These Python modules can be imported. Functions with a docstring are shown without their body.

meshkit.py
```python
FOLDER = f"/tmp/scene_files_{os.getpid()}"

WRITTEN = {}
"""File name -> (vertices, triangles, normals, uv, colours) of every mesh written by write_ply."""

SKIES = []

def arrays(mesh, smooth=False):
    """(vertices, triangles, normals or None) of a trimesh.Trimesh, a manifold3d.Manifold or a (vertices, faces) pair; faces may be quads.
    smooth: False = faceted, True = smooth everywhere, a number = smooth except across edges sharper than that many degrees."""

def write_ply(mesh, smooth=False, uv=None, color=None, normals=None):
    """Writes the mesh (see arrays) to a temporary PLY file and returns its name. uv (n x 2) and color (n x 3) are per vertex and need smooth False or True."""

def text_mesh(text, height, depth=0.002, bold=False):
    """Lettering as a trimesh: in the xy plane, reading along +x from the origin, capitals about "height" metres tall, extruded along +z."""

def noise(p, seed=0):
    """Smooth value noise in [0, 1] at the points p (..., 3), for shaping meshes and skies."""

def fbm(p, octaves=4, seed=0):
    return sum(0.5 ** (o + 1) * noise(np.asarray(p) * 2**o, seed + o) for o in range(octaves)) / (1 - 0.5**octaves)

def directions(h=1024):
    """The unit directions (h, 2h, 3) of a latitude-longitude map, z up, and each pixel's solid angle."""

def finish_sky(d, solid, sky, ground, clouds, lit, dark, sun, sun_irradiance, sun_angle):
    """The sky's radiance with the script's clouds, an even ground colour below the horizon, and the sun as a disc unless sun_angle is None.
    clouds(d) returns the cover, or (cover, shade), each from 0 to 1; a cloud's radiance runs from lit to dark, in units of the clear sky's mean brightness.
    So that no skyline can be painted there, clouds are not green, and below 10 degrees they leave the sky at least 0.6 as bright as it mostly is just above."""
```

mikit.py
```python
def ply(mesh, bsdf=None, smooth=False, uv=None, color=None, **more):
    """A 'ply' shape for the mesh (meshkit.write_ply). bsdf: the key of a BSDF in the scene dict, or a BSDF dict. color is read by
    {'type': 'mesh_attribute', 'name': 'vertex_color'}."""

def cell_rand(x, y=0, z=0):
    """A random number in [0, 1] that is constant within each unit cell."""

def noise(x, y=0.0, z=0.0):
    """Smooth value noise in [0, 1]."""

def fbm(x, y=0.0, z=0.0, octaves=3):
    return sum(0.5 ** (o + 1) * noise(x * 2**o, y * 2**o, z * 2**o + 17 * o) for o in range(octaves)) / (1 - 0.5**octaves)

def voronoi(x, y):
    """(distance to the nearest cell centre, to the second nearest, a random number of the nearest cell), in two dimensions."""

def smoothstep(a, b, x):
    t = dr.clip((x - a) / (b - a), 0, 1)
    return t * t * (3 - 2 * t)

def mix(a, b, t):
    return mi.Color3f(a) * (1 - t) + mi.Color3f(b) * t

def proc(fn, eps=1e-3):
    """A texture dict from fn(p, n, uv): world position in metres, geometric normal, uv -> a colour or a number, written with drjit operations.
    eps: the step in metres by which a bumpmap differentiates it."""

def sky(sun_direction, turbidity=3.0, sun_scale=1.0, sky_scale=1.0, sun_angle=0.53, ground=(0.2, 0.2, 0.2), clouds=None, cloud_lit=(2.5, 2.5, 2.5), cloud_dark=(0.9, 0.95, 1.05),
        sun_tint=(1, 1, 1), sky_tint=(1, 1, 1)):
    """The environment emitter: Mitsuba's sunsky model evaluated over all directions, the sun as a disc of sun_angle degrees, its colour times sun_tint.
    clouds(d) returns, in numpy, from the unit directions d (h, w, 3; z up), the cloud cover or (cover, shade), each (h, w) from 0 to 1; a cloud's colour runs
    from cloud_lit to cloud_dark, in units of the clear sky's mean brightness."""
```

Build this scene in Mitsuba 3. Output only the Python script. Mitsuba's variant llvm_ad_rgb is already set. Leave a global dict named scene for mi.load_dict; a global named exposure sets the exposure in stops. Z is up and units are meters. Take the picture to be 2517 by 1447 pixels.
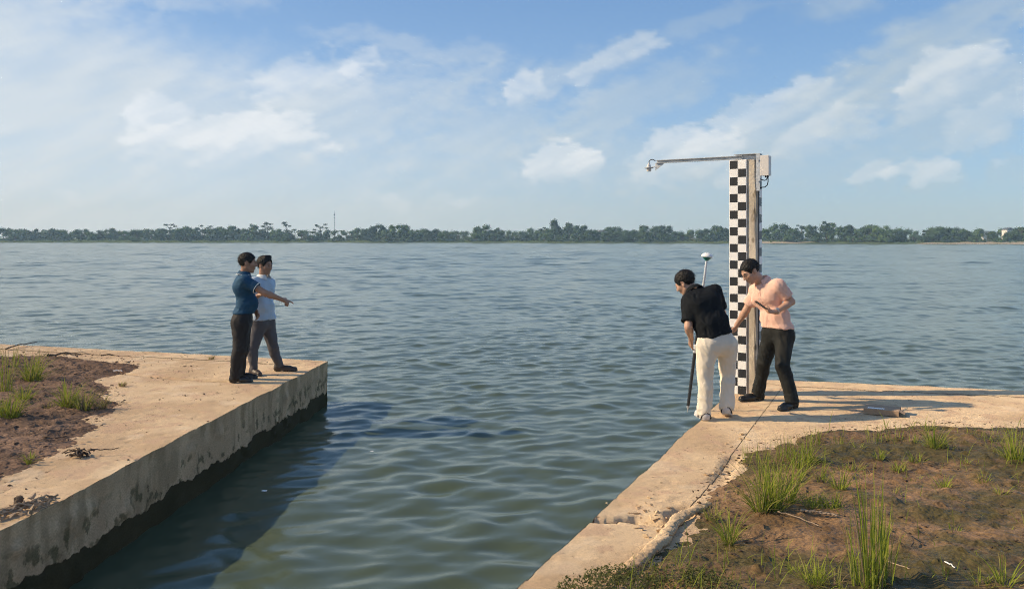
import math, random
import numpy as np
import trimesh
import shapely
from shapely.geometry import Polygon, LineString, Point
from scipy import sparse
from scipy.spatial import Delaunay
import drjit as dr
import mitsuba as mi
import mikit, meshkit
from mikit import proc, noise, fbm, voronoi, cell_rand, smoothstep, mix

T = mi.ScalarTransform4f
scene, labels = {}, {}

# ------------------------------------------------------------------ camera, sky, exposure
EYE = 1.88            # camera height above the pier tops, metres
WATER = -0.67         # water level below the pier tops
scene['camera'] = {
    'type': 'perspective', 'fov': 62.0, 'fov_axis': 'x', 'near_clip': 0.05, 'far_clip': 6000.0,
    'principal_point_offset_y': 0.0964,
    'to_world': T().look_at(origin=[0, 0, EYE], target=[0, 10, EYE], up=[0, 0, 1]),
    'medium': {'type': 'ref', 'id': 'river_air'},
}
exposure = 1.82


def sstep(a, b, x):
    t = np.clip((x - a) / (b - a), 0, 1)
    return t * t * (3 - 2 * t)


def cloud_cover(d):
    """Thin summer cumulus and veils; degrees of azimuth (0 = ahead, left negative) and elevation."""
    A = np.degrees(np.arctan2(d[..., 0], d[..., 1]))
    E = np.degrees(np.arcsin(np.clip(d[..., 2], -1, 1)))
    q = np.stack([A * 0.30, E * 0.62, np.zeros_like(A)], -1)
    n1 = meshkit.fbm(q, 5, 3)
    n2 = meshkit.fbm(q * 2.7 + 11.0, 5, 8)
    warpA = (meshkit.fbm(q * 1.4 + 5.0, 4, 21) - 0.5) * 5.0
    warpE = (meshkit.fbm(q * 1.4 + 9.0, 4, 33) - 0.5) * 3.0
    detail = (n2 - 0.5) * 1.25 + (meshkit.fbm(q * 7.0, 3, 5) - 0.5) * 0.55

    def puff(a, e, ra, re, rot=0.0, gain=1.0, ragged=1.0):
        c, s = math.cos(math.radians(rot)), math.sin(math.radians(rot))
        x, y = A + warpA * 0.55 * ragged - a, E + warpE * 0.55 * ragged - e
        u, v = (x * c + y * s) / ra, (-x * s + y * c) / re
        r = np.sqrt(u * u + v * v)
        return gain * sstep(1.15, 0.25, r - detail * 0.55 * ragged)

    def heap(a, e, ra, re, rot=0.0, gain=1.0):
        """A cumulus: crisp bright top, soft base dissolving downwards."""
        c, s = math.cos(math.radians(rot)), math.sin(math.radians(rot))
        x, y = A + warpA * 0.35 - a, E + warpE * 0.45 - e
        u, v = (x * c + y * s) / ra, (-x * s + y * c) / re
        top = sstep(1.0, 0.72, np.sqrt(u * u + np.maximum(v, 0) ** 2) - detail * 0.5)
        base = sstep(-1.3, 0.1, v + detail * 0.35)
        return gain * top * base

    rot = math.radians(22)
    su, sv = A * math.cos(rot) + E * math.sin(rot), -A * math.sin(rot) + E * math.cos(rot)
    streak = meshkit.fbm(np.stack([su * 0.13, sv * 0.75, A * 0 + 2.0], -1), 5, 14)
    wisp = meshkit.fbm(np.stack([su * 0.30 + 4, sv * 1.5, A * 0 + 7.0], -1), 5, 44)
    veil = np.zeros_like(A)
    for args in [(-27, 8.5, 23, 5.6, -6, 0.86, 0.4), (-36, 6.0, 17, 9.0, 0, 0.80, 0.3), (-12, 8.2, 13, 3.6, 8, 0.62, 0.9), (-31, 14.5, 9, 5.0, 8, 0.45, 1.0),
                 (8, 8.8, 9, 2.0, 24, 0.55, 1.0), (20, 8.0, 14, 2.4, 24, 0.66, 1.0), (27, 11.8, 10, 2.2, 26, 0.62, 1.0), (-6, 12.2, 10, 1.3, -8, 0.35, 1.2),
                 (21.5, 14.9, 3.8, 1.5, 12, 0.60, 0.8), (4, 11.2, 6, 1.2, 14, 0.42, 1.2), (13, 13.6, 8, 0.8, 14, 0.28, 1.0), (-22, 14.6, 12, 0.9, 6, 0.30, 1.2),
                 (-2, 7.0, 8, 2.6, 12, 0.50, 1.0), (28, 8.0, 9, 3.6, 12, 0.58, 1.0), (4, 5.2, 16, 2.6, 0, 0.40, 0.7), (18, 4.6, 14, 2.2, 8, 0.36, 0.9),
                 (-60, 16, 30, 11, 0, 0.62, 0.8), (48, 14, 12, 4, 20, 0.4, 1.0), (-20, 3.0, 30, 3.4, 0, 0.42, 0.5)]:
        veil = 1 - (1 - veil) * (1 - puff(*args))
    veil = veil * (0.80 + 0.34 * sstep(0.32, 0.66, 0.5 * streak + 0.5 * wisp))
    body = np.zeros_like(A)
    for args in [(-18.2, 6.5, 6.6, 1.6, 4, 0.60), (-22.6, 7.3, 1.9, 1.8, 0, 0.45), (-13.5, 10.2, 4.6, 1.7, 14, 0.34), (-10.0, 11.3, 1.6, 0.9, 20, 0.40), (3.4, 5.0, 3.0, 1.4, 4, 0.80),
                 (0.8, 10.0, 1.7, 1.3, 25, 0.42), (6.8, 11.6, 3.6, 1.3, 26, 0.42), (11.5, 5.7, 3.9, 2.0, 14, 0.58), (16.5, 7.8, 6.0, 1.7, 24, 0.50),
                 (20.2, 6.8, 3.8, 1.3, 16, 0.40), (27.0, 9.6, 3.8, 1.6, 22, 0.62), (29.2, 7.0, 2.9, 1.7, 24, 0.45), (23.0, 3.9, 1.5, 1.2, 12, 0.62), (24.3, 3.9, 0.9, 0.9, 40, 0.45),
                 (26.4, 4.0, 1.8, 1.2, 12, 0.62), (14.2, 4.0, 0.9, 0.7, 30, 0.38), (-27.8, 2.5, 1.2, 0.5, 0, 0.28), (-3.0, 2.3, 3.2, 0.6, 4, 0.25), (-9, 2.4, 2.2, 0.6, 6, 0.22),
                 (30.5, 3.9, 1.6, 1.0, 0, 0.35), (-70, 22, 12, 5, 10, 0.6), (62, 9, 5, 2, 12, 0.4), (160, 18, 20, 6, 0, 0.6), (-150, 24, 18, 6, 0, 0.6)]:
        body = 1 - (1 - body) * (1 - heap(*args))
    body = body * (0.70 + 0.34 * sstep(0.35, 0.65, wisp))
    away = sstep(34, 70, np.abs(A)) * sstep(0.50, 0.72, n1) * 0.6
    haze = (0.66 - 0.20 * sstep(0, 70, A) * sstep(179, 110, A)) * np.exp(-np.maximum(E, 0) / 7.0) * sstep(-4, 0, E)
    lit = 1 - (1 - np.clip(veil, 0, 1) * 0.82) * (1 - np.clip(body, 0, 1)) * (1 - away)
    cover = 1 - (1 - lit) * (1 - haze)
    right = sstep(-24, 26, A)
    shade = np.clip(0.34 + 0.46 * right - 0.62 * body - 0.22 * (wisp - 0.5), 0, 1)
    shade = np.where(lit < 0.35, np.maximum(shade, 0.30 + 0.55 * right), shade)
    return cover, shade


scene['sky'] = mikit.sky([-0.835, -0.01, 0.55], turbidity=3.0, sun_scale=1.05, sky_scale=1.0, sun_angle=0.7, ground=(0.06, 0.08, 0.08),
                         clouds=cloud_cover, cloud_lit=(2.55, 2.70, 2.82), cloud_dark=(1.30, 1.62, 1.78), sun_tint=(1.0, 0.965, 0.90), sky_tint=(0.96, 1.14, 1.34))

# the air over the river: far trees pale towards blue grey
scene['river_air'] = {'type': 'homogeneous', 'albedo': {'type': 'rgb', 'value': [0.90, 0.95, 0.97]},
                      'sigma_t': {'type': 'rgb', 'value': [0.00030, 0.00043, 0.00055]}}


# ------------------------------------------------------------------ helpers
def add(key, mesh, bsdf, smooth=False, label=None, cat=None, group=None, kind=None, color=None):
    assert key not in scene, key
    scene[key] = mikit.ply(mesh, bsdf, smooth=smooth, color=color)
    tag(key, label, cat, group, kind)
    return key


def tag(key, label=None, cat=None, group=None, kind=None):
    e = {k: v for k, v in (('label', label), ('category', cat), ('group', group), ('kind', kind)) if v}
    if e:
        labels[key] = e


COUNT = {}


def numbered(name):
    """name, name_001, name_002 ... for things and for parts alike."""
    n = COUNT.get(name, 0)
    COUNT[name] = n + 1
    return name if n == 0 else f'{name}_{n:03d}'


def box(sx, sy, sz, at=(0, 0, 0), bevel=0.0):
    if bevel <= 0:
        m = trimesh.creation.box((sx, sy, sz))
    else:
        b = bevel
        pts = []
        for x in (-1, 1):
            for y in (-1, 1):
                for z in (-1, 1):
                    for k in range(3):
                        o = [b, b, b]
                        o[k] = 0
                        pts.append([x * (sx / 2 - o[0]), y * (sy / 2 - o[1]), z * (sz / 2 - o[2])])
        m = trimesh.convex.convex_hull(np.array(pts))
    m.apply_translation(at)
    return m


def tube(points, radii, sides=10, cap=True):
    p = np.asarray(points, float)
    r = np.broadcast_to(np.asarray(radii, float), (len(p),))
    t = np.gradient(p, axis=0)
    t /= np.linalg.norm(t, axis=1, keepdims=True) + 1e-12
    ref = np.array([0, 0, 1.0]) if abs(t[0, 2]) < 0.9 else np.array([1.0, 0, 0])
    a = []
    prev = np.cross(t[0], ref)
    for k in range(len(p)):
        prev = prev - t[k] * (prev @ t[k])
        prev = prev / (np.linalg.norm(prev) + 1e-12)
        a.append(prev)
    a = np.array(a)
    b = np.cross(t, a)
    ang = np.arange(sides) * 2 * np.pi / sides
    v = p[:, None] + r[:, None, None] * (np.cos(ang)[None, :, None] * a[:, None] + np.sin(ang)[None, :, None] * b[:, None])
    v = v.reshape(-1, 3)
    f = []
    for i in range(len(p) - 1):
        for j in range(sides):
            k = (j + 1) % sides
            f += [[i * sides + j, i * sides + k, (i + 1) * sides + k], [i * sides + j, (i + 1) * sides + k, (i + 1) * sides + j]]
    if cap:
        n = len(v)
        v = np.vstack([v, p[0], p[-1]])
        for j in range(sides):
            k = (j + 1) % sides
            f += [[n, k, j], [n + 1, (len(p) - 1) * sides + j, (len(p) - 1) * sides + k]]
    return trimesh.Trimesh(v, np.array(f), process=False)


def lathe(profile, sections=24):
    """Revolve (radius, z) pairs about z."""
    return trimesh.creation.revolve(np.asarray(profile, float), sections=sections)


def cat(*meshes):
    ms = []
    for m in meshes:
        ms += m if isinstance(m, list) else [m]
    return trimesh.util.concatenate(ms)


def field(poly, step, height, coarse=None, near=None, seed=1, edge=None):
    """A height sheet over a polygon: points on a jittered grid (step inside the polygon 'near', coarse elsewhere) and along the rim."""
    rng = np.random.default_rng(seed)

    def grid(pg, s):
        x0, y0, x1, y1 = pg.bounds
        gx, gy = np.meshgrid(np.arange(x0, x1, s), np.arange(y0, y1, s))
        p = np.stack([gx.ravel(), gy.ravel()], 1) + rng.uniform(-0.28, 0.28, (gx.size, 2)) * s
        inner = pg.buffer(-s * 0.35)
        return p[shapely.contains_xy(inner, p[:, 0], p[:, 1])]

    fine = poly if near is None else poly.intersection(near)
    pts = [grid(fine, step)]
    if near is not None:
        rest = poly.difference(near)
        for g in getattr(rest, 'geoms', [rest]):
            if g.area > 1e-6:
                pts.append(grid(g, coarse))
    rim = []
    c = np.array(poly.exterior.coords)
    for a, b in zip(c[:-1], c[1:]):
        L = np.linalg.norm(b - a)
        n = max(1, int(round(L / step))) if near is None or near.intersects(LineString([a, b])) else max(1, int(round(L / coarse)))
        t = np.arange(n)[:, None] / n
        rim.append(a + (b - a) * t)
    rim = np.vstack(rim)
    p = np.vstack([rim] + pts)
    tri = Delaunay(p).simplices
    cen = p[tri].mean(1)
    tri = tri[shapely.contains_xy(poly, cen[:, 0], cen[:, 1])]
    a = np.cross(p[tri[:, 1]] - p[tri[:, 0]], p[tri[:, 2]] - p[tri[:, 0]])
    tri = tri[np.abs(a) > 1e-9]
    a = a[np.abs(a) > 1e-9]
    tri[a < 0] = tri[a < 0][:, ::-1]
    z = height(p[:, 0], p[:, 1])
    xy = p.copy()
    if edge is not None:
        xy[:len(rim)] += edge(rim)
    return trimesh.Trimesh(np.column_stack([xy, z]), tri, process=False)


def nz(x, y, s, seed=0, octaves=4):
    return meshkit.fbm(np.stack([x * s, y * s, np.zeros_like(x)], -1), octaves, seed) - 0.5
# ------------------------------------------------------------------ ground materials
def rough(fn, roughness=0.85, bump=None, scale=1.0, eps=0.004, spec=0.25):
    b = {'type': 'principled', 'base_color': proc(fn) if callable(fn) else {'type': 'rgb', 'value': list(fn)}, 'roughness': roughness, 'specular': spec}
    if bump is not None:
        b = {'type': 'bumpmap', 'arbitrary': proc(bump, eps), 'scale': scale, 'bsdf': b}
    return {'type': 'twosided', 'bsdf': b}


def concrete_colour(p, n, uv):
    a = fbm(p.x * 1.3, p.y * 1.3, p.z * 1.3, 4)
    b = fbm(p.x * 7 + 3, p.y * 7, p.z * 7, 4)
    c = noise(p.x * 55, p.y * 55, p.z * 55)
    g = noise(p.x * 160, p.y * 160, p.z * 160)
    col = mix((0.425, 0.308, 0.192), (0.55, 0.418, 0.268), smoothstep(0.3, 0.7, a))
    col = mix(col, mi.Color3f(0.44, 0.305, 0.205), smoothstep(0.52, 0.72, b) * 0.7)
    col = mix(col, mi.Color3f(0.58, 0.47, 0.33), smoothstep(0.60, 0.75, fbm(p.x * 3.1 + 9, p.y * 3.1, p.z * 3, 3)) * 0.45)
    col = mix(col, mi.Color3f(0.20, 0.13, 0.08), smoothstep(0.78, 0.92, c) * smoothstep(0.42, 0.62, b) * 0.8)
    return col * (0.86 + 0.28 * g)


def concrete_bump(p, n, uv):
    return fbm(p.x * 28, p.y * 28, p.z * 28, 3) * 0.006 + noise(p.x * 120, p.y * 120, p.z * 120) * 0.0016


scene['concrete_look'] = rough(concrete_colour, 0.92, concrete_bump, 1.0, 0.006, 0.12)


def wall_colour(p, n, uv):
    """Old concrete face: river silt, dribbles and a near-black band that ends in a ragged upper line."""
    u = p.x * 0.5 + p.y
    streak = fbm(u * 9, p.z * 1.1, 2.0, 4)
    blot = fbm(u * 3.2, p.z * 3.2, 7.0, 4)
    grain = noise(p.x * 90, p.y * 90, p.z * 90)
    col = mix((0.40, 0.292, 0.184), (0.53, 0.402, 0.258), smoothstep(0.3, 0.7, blot))
    col = mix(col, mi.Color3f(0.17, 0.122, 0.070), smoothstep(0.45, 0.64, streak * 0.45 + blot * 0.55) * 0.6)
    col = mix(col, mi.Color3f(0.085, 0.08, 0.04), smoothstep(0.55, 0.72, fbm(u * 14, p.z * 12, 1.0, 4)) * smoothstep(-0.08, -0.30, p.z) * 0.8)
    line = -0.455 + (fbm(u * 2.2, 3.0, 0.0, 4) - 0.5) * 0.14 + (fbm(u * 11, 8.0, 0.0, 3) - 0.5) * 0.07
    black_band = smoothstep(0.006, -0.006, p.z - line)  # near-black colour below the ragged line, concrete tones above
    col = mix(col, mix((0.030, 0.030, 0.016), (0.062, 0.054, 0.030), blot), black_band)
    return col * (0.8 + 0.4 * grain)


def wall_bump(p, n, uv):
    return fbm(p.x * 16, p.y * 16, p.z * 16, 4) * 0.012


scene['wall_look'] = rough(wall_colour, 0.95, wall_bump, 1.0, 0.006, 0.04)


def mud_colour(p, n, uv):
    a = fbm(p.x * 0.9, p.y * 0.9, 1.0, 4)
    b = fbm(p.x * 5, p.y * 5, 4.0, 4)
    g = noise(p.x * 70, p.y * 70, p.z * 70)
    col = mix((0.130, 0.082, 0.055), (0.205, 0.132, 0.090), smoothstep(0.3, 0.7, a))
    col = mix(col, mi.Color3f(0.085, 0.057, 0.040), smoothstep(0.5, 0.68, b) * 0.7)
    return col * (0.72 + 0.5 * g)


def algae_mud_colour(p, n, uv):
    a = fbm(p.x * 1.0 + 4, p.y * 1.5, 1.0, 4)
    b = fbm(p.x * 6, p.y * 9, 4.0, 4)
    g = noise(p.x * 70, p.y * 70, p.z * 70)
    col = mix((0.140, 0.086, 0.040), (0.230, 0.142, 0.072), smoothstep(0.3, 0.7, fbm(p.x * 2.3, p.y * 2.3, 9.0, 3)))
    green = smoothstep(0.40, 0.60, a * 0.65 + b * 0.35)
    col = mix(col, mix((0.038, 0.037, 0.010), (0.085, 0.075, 0.022), b), green * 0.85)
    return col * (0.72 + 0.5 * g)


def mud_bump(p, n, uv):
    return fbm(p.x * 20, p.y * 20, 2.0, 4) * 0.030 + fbm(p.x * 5, p.y * 9, 6.0, 3) * 0.03 + noise(p.x * 95, p.y * 95, 1.0) * 0.003


scene['mud_look'] = rough(mud_colour, 0.85, mud_bump, 1.0, 0.006, 0.2)
scene['joint_look'] = rough(lambda p, n, uv: mix((0.16, 0.105, 0.065), (0.34, 0.25, 0.16), fbm(p.x * 12, p.y * 12, 1.0, 3)), 0.95)
scene['algae_mud_look'] = rough(algae_mud_colour, 0.55, mud_bump, 1.0, 0.006, 0.3)

# ------------------------------------------------------------------ the two concrete piers
LC, LN = np.array([-2.81, 12.99]), np.array([-3.98, -5.8])       # left pier: river corner, inner end of its channel face
RC, RN = np.array([3.09, 11.34]), np.array([-4.55, -5.6])        # right pier: river corner, inner end of its channel face
near_view = Polygon([(-9.6, 15.6), (-9.6, 12.0), (-4.2, 4.6), (-2.0, 3.9), (4.6, 3.9), (8.0, 11.0), (7.6, 12.4), (-2, 16)])


def crack_depth(x, y, line, width, depth, seed):
    """How deep a crack along a polyline cuts at (x, y)."""
    ln = np.asarray(line, float)
    d = np.full(x.shape, 9.0)
    wob = nz(x, y, 9.0, seed) * 0.09
    for a, b in zip(ln[:-1], ln[1:]):
        ab = b - a
        t = np.clip(((x - a[0]) * ab[0] + (y - a[1]) * ab[1]) / (ab @ ab), 0, 1)
        d = np.minimum(d, np.hypot(x - a[0] - ab[0] * t, y - a[1] - ab[1] * t + wob))
    return depth * sstep(width, width * 0.3, d)


def worn(x, y, seed):
    return nz(x, y, 0.6, seed) * 0.03 + nz(x, y, 4.0, seed + 1) * 0.012 + np.minimum(nz(x, y, 13.0, seed + 2, 3) + 0.12, 0) * 0.05


CHIP_L = lambda q: np.column_stack([meshkit.fbm(np.stack([q[:, 1] * 3.1, q[:, 0], q[:, 0] * 0], -1), 4, 4) - 0.5, np.zeros(len(q))]) * 0.05
CHIP_R = lambda q: np.column_stack([meshkit.fbm(np.stack([q[:, 1] * 2.3, q[:, 0], q[:, 0] * 0], -1), 4, 14) - 0.5, np.zeros(len(q))]) * 0.06


def at_edge(chip, p, q):
    ln = LineString([p, q])
    return lambda r: chip(r) * (shapely.distance(shapely.points(r[:, 0], r[:, 1]), ln) < 0.02)[:, None]


def lefttop(x, y):
    z = worn(x, y, 40)
    z -= crack_depth(x, y, [(-5.6, 11.9), (-4.9, 11.55), (-4.2, 11.25), (-3.75, 11.15)], 0.05, 0.035, 3)
    z -= crack_depth(x, y, [(-5.1, 9.3), (-4.4, 9.75)], 0.05, 0.03, 5)
    return z


def righttop(x, y):
    z = worn(x, y, 60)
    z -= crack_depth(x, y, [(0.45, 5.63), (0.62, 5.655), (0.82, 5.74)], 0.035, 0.05, 7)
    z -= crack_depth(x, y, [(0.8, 5.72), (1.02, 5.62), (1.2, 5.85)], 0.10, 0.05, 8)
    lump = sstep(0.42, 0.05, np.hypot((x - 1.12), (y - 5.95) * 0.9))
    z += lump * (0.015 + 0.06 * np.abs(nz(x, y, 11.0, 77)))
    z -= crack_depth(x, y, [(1.6, 6.6), (1.9, 7.3)], 0.09, 0.03, 9)
    return z


def wall(edge0, edge1, top, chip, seed, step=0.035, z0=-1.3):
    """The upright face under a pier's rim from edge0 to edge1 (rim line), uneven and chipped."""
    L = np.linalg.norm(edge1 - edge0)
    n = int(L / step)
    m = int(-z0 / 0.03)
    t = np.linspace(0, 1, n + 1)
    q = edge0 + (edge1 - edge0) * t[:, None]
    nrm = np.array([(edge1 - edge0)[1], -(edge1 - edge0)[0]]) / L
    e = chip(q) if chip else np.zeros_like(q)
    zt = top(q[:, 0], q[:, 1])
    V = []
    for k in range(m + 1):
        f = k / m
        z = zt * (1 - f) + z0 * f
        out = (meshkit.fbm(np.stack([t * L * 5, z * 5, z * 0 + seed], -1), 4, seed) - 0.5) * 0.035 * min(1, k / 2)
        out = out + 0.012 * sstep(0, 3, k)
        hole = meshkit.noise(np.stack([t * L * 4.2, z * 5.5, z * 0 + 3], -1), seed + 5)
        out = out - 0.03 * sstep(0.80, 0.92, hole) * min(1, k / 2)
        V.append(np.column_stack([q + e * (1 - 0.4 * f) + nrm * out[:, None], z]))
    V = np.array(V)
    i, j = np.meshgrid(np.arange(m), np.arange(n), indexing='ij')
    a = i * (n + 1) + j
    F = np.stack([a, a + n + 1, a + n + 2, a + 1], -1).reshape(-1, 4)
    F = np.vstack([F[:, [0, 1, 2]], F[:, [0, 2, 3]]])
    return trimesh.Trimesh(V.reshape(-1, 3), F, process=False)


def along(p, q, off):
    """The line p-q shifted by off to its left."""
    d = (q - p) / np.linalg.norm(q - p)
    n = np.array([-d[1], d[0]])
    return p + n * off, q + n * off


def meet(a, b, c, d):
    m = np.array([b - a, c - d]).T
    s = np.linalg.solve(m, c - a)
    return a + (b - a) * s[0]


def gap(poly, g=0.0035):
    return poly.buffer(-g, join_style=2)


# left pier: coping beam along the channel, coping beam along the river, slab behind
LW = np.array([-11.5, 15.9])
LWW = np.array([-40.0, 25.5])
ai, bi = along(LN, LC, 0.56)
ci, di = along(LC, LW, 0.50)
lin = meet(ai, bi, ci, di)
lout = ci + (di - ci) * 3.3
rim_l = LC + (LW - LC) * 3.3
inner_end = ai
beam = gap(Polygon([LN, LC, lin, ai]))
beam2 = gap(Polygon([LC, rim_l, lout, lin]))
slab = gap(Polygon([ai, lin, lout, (-42, 20), (-42, -8)]))
pier = 'concrete_pier'
for nm, pg, sd, dz in (('coping', beam, 1, 0.0), ('coping_001', beam2, 2, 0.003), ('slab', slab, 3, -0.003)):
    add(f'{pier}__{nm}', field(pg, 0.032, (lambda x, y, dz=dz: lefttop(x, y) + dz), 0.9, near_view, sd, edge=(at_edge(CHIP_L, LN, LC) if nm == 'coping' else None)), 'concrete_look', True)
add(f'{pier}__joint_bed', cat(*[field(LineString(s).buffer(0.03, cap_style=2), 0.03, lambda x, y: lefttop(x, y) - 0.0055, 0.5, near_view, 21 + k) for k, s in enumerate(([ai, lin], [lin, lout], [lin, LC]))]), 'joint_look', True)
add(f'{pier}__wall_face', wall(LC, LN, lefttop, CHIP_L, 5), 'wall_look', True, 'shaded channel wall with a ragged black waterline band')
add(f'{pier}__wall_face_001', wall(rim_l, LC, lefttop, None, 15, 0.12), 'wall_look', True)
tag(pier, 'long tan concrete pier on the left with a shaded wall dropping to dark water', 'pier')

# right pier
RE = np.array([6.29, 10.46])
rim_r = RC + (RE - RC) * 11
ai, bi = along(RC, RN, 0.54)
ci, di = along(rim_r, RC, 0.46)
rin = meet(ai, bi, ci, di)
rout = ci
beam = gap(Polygon([RC, RN, bi, rin]))
beam2 = gap(Polygon([rim_r, RC, rin, rout]))
slab = gap(Polygon([rin, bi, (4, -9), (40, -9), rout]))
pier = 'concrete_pier_001'
for nm, pg, sd, dz in (('coping', beam, 4, 0.0), ('coping_001', beam2, 5, 0.002), ('slab', slab, 6, -0.002)):
    add(f'{pier}__{nm}', field(pg, 0.032, (lambda x, y, dz=dz: righttop(x, y) + dz), 0.9, near_view, sd, edge=(at_edge(CHIP_R, RN, RC) if nm == 'coping' else None)), 'concrete_look', True)
add(f'{pier}__joint_bed', cat(*[field(LineString(s).buffer(0.03, cap_style=2), 0.03, lambda x, y: righttop(x, y) - 0.0055, 0.5, near_view, 31 + k) for k, s in enumerate(([bi, rin], [rin, rout], [rin, RC]))]), 'joint_look', True)
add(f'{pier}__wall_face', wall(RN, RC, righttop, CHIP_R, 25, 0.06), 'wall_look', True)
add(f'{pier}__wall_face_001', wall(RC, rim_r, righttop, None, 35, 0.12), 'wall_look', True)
tag(pier, 'pale tan concrete pier on the right that carries the checkered gauge column', 'pier')

# the bank behind the camera that joins the two piers
add('ground', field(Polygon([(-60, -3.6), (60, -3.6), (60, -90), (-60, -90)]), 2.5, lambda x, y: -0.03 + 0.05 * nz(x, y, 0.4) - 0.03 * np.minimum(0, y + 6), seed=9), 'mud_look', True, 'bare earth bank behind the piers', kind='structure')


# ------------------------------------------------------------------ mud banks lying on the slabs
def mud_sheet(outline, amp, seed, base, slope=0.10, top=0.055):
    pg = Polygon(outline)
    big = pg.buffer(0.12)
    ring = pg.exterior

    def h(x, y):
        inside = shapely.contains_xy(pg, x, y)
        d = shapely.distance(shapely.points(x, y), ring) * np.where(inside, 1, -1)
        d = d + nz(x, y, 1.6, seed + 3, 4) * 0.42
        z = base(x, y) - 0.012 + np.minimum(d * slope, top)
        rough_ = nz(x, y, 7.0, seed, 4) * 0.055 + nz(x, y, 2.0, seed + 1, 3) * 0.05
        clod = np.maximum(meshkit.noise(np.stack([x * 15, y * 15, x * 0], -1), seed + 7) - 0.70, 0) * 0.11
        return z + (rough_ + clod) * amp * sstep(-0.05, 0.4, d)
    return field(big, 0.034, h, 0.8, near_view.buffer(0.6), seed)


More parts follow.
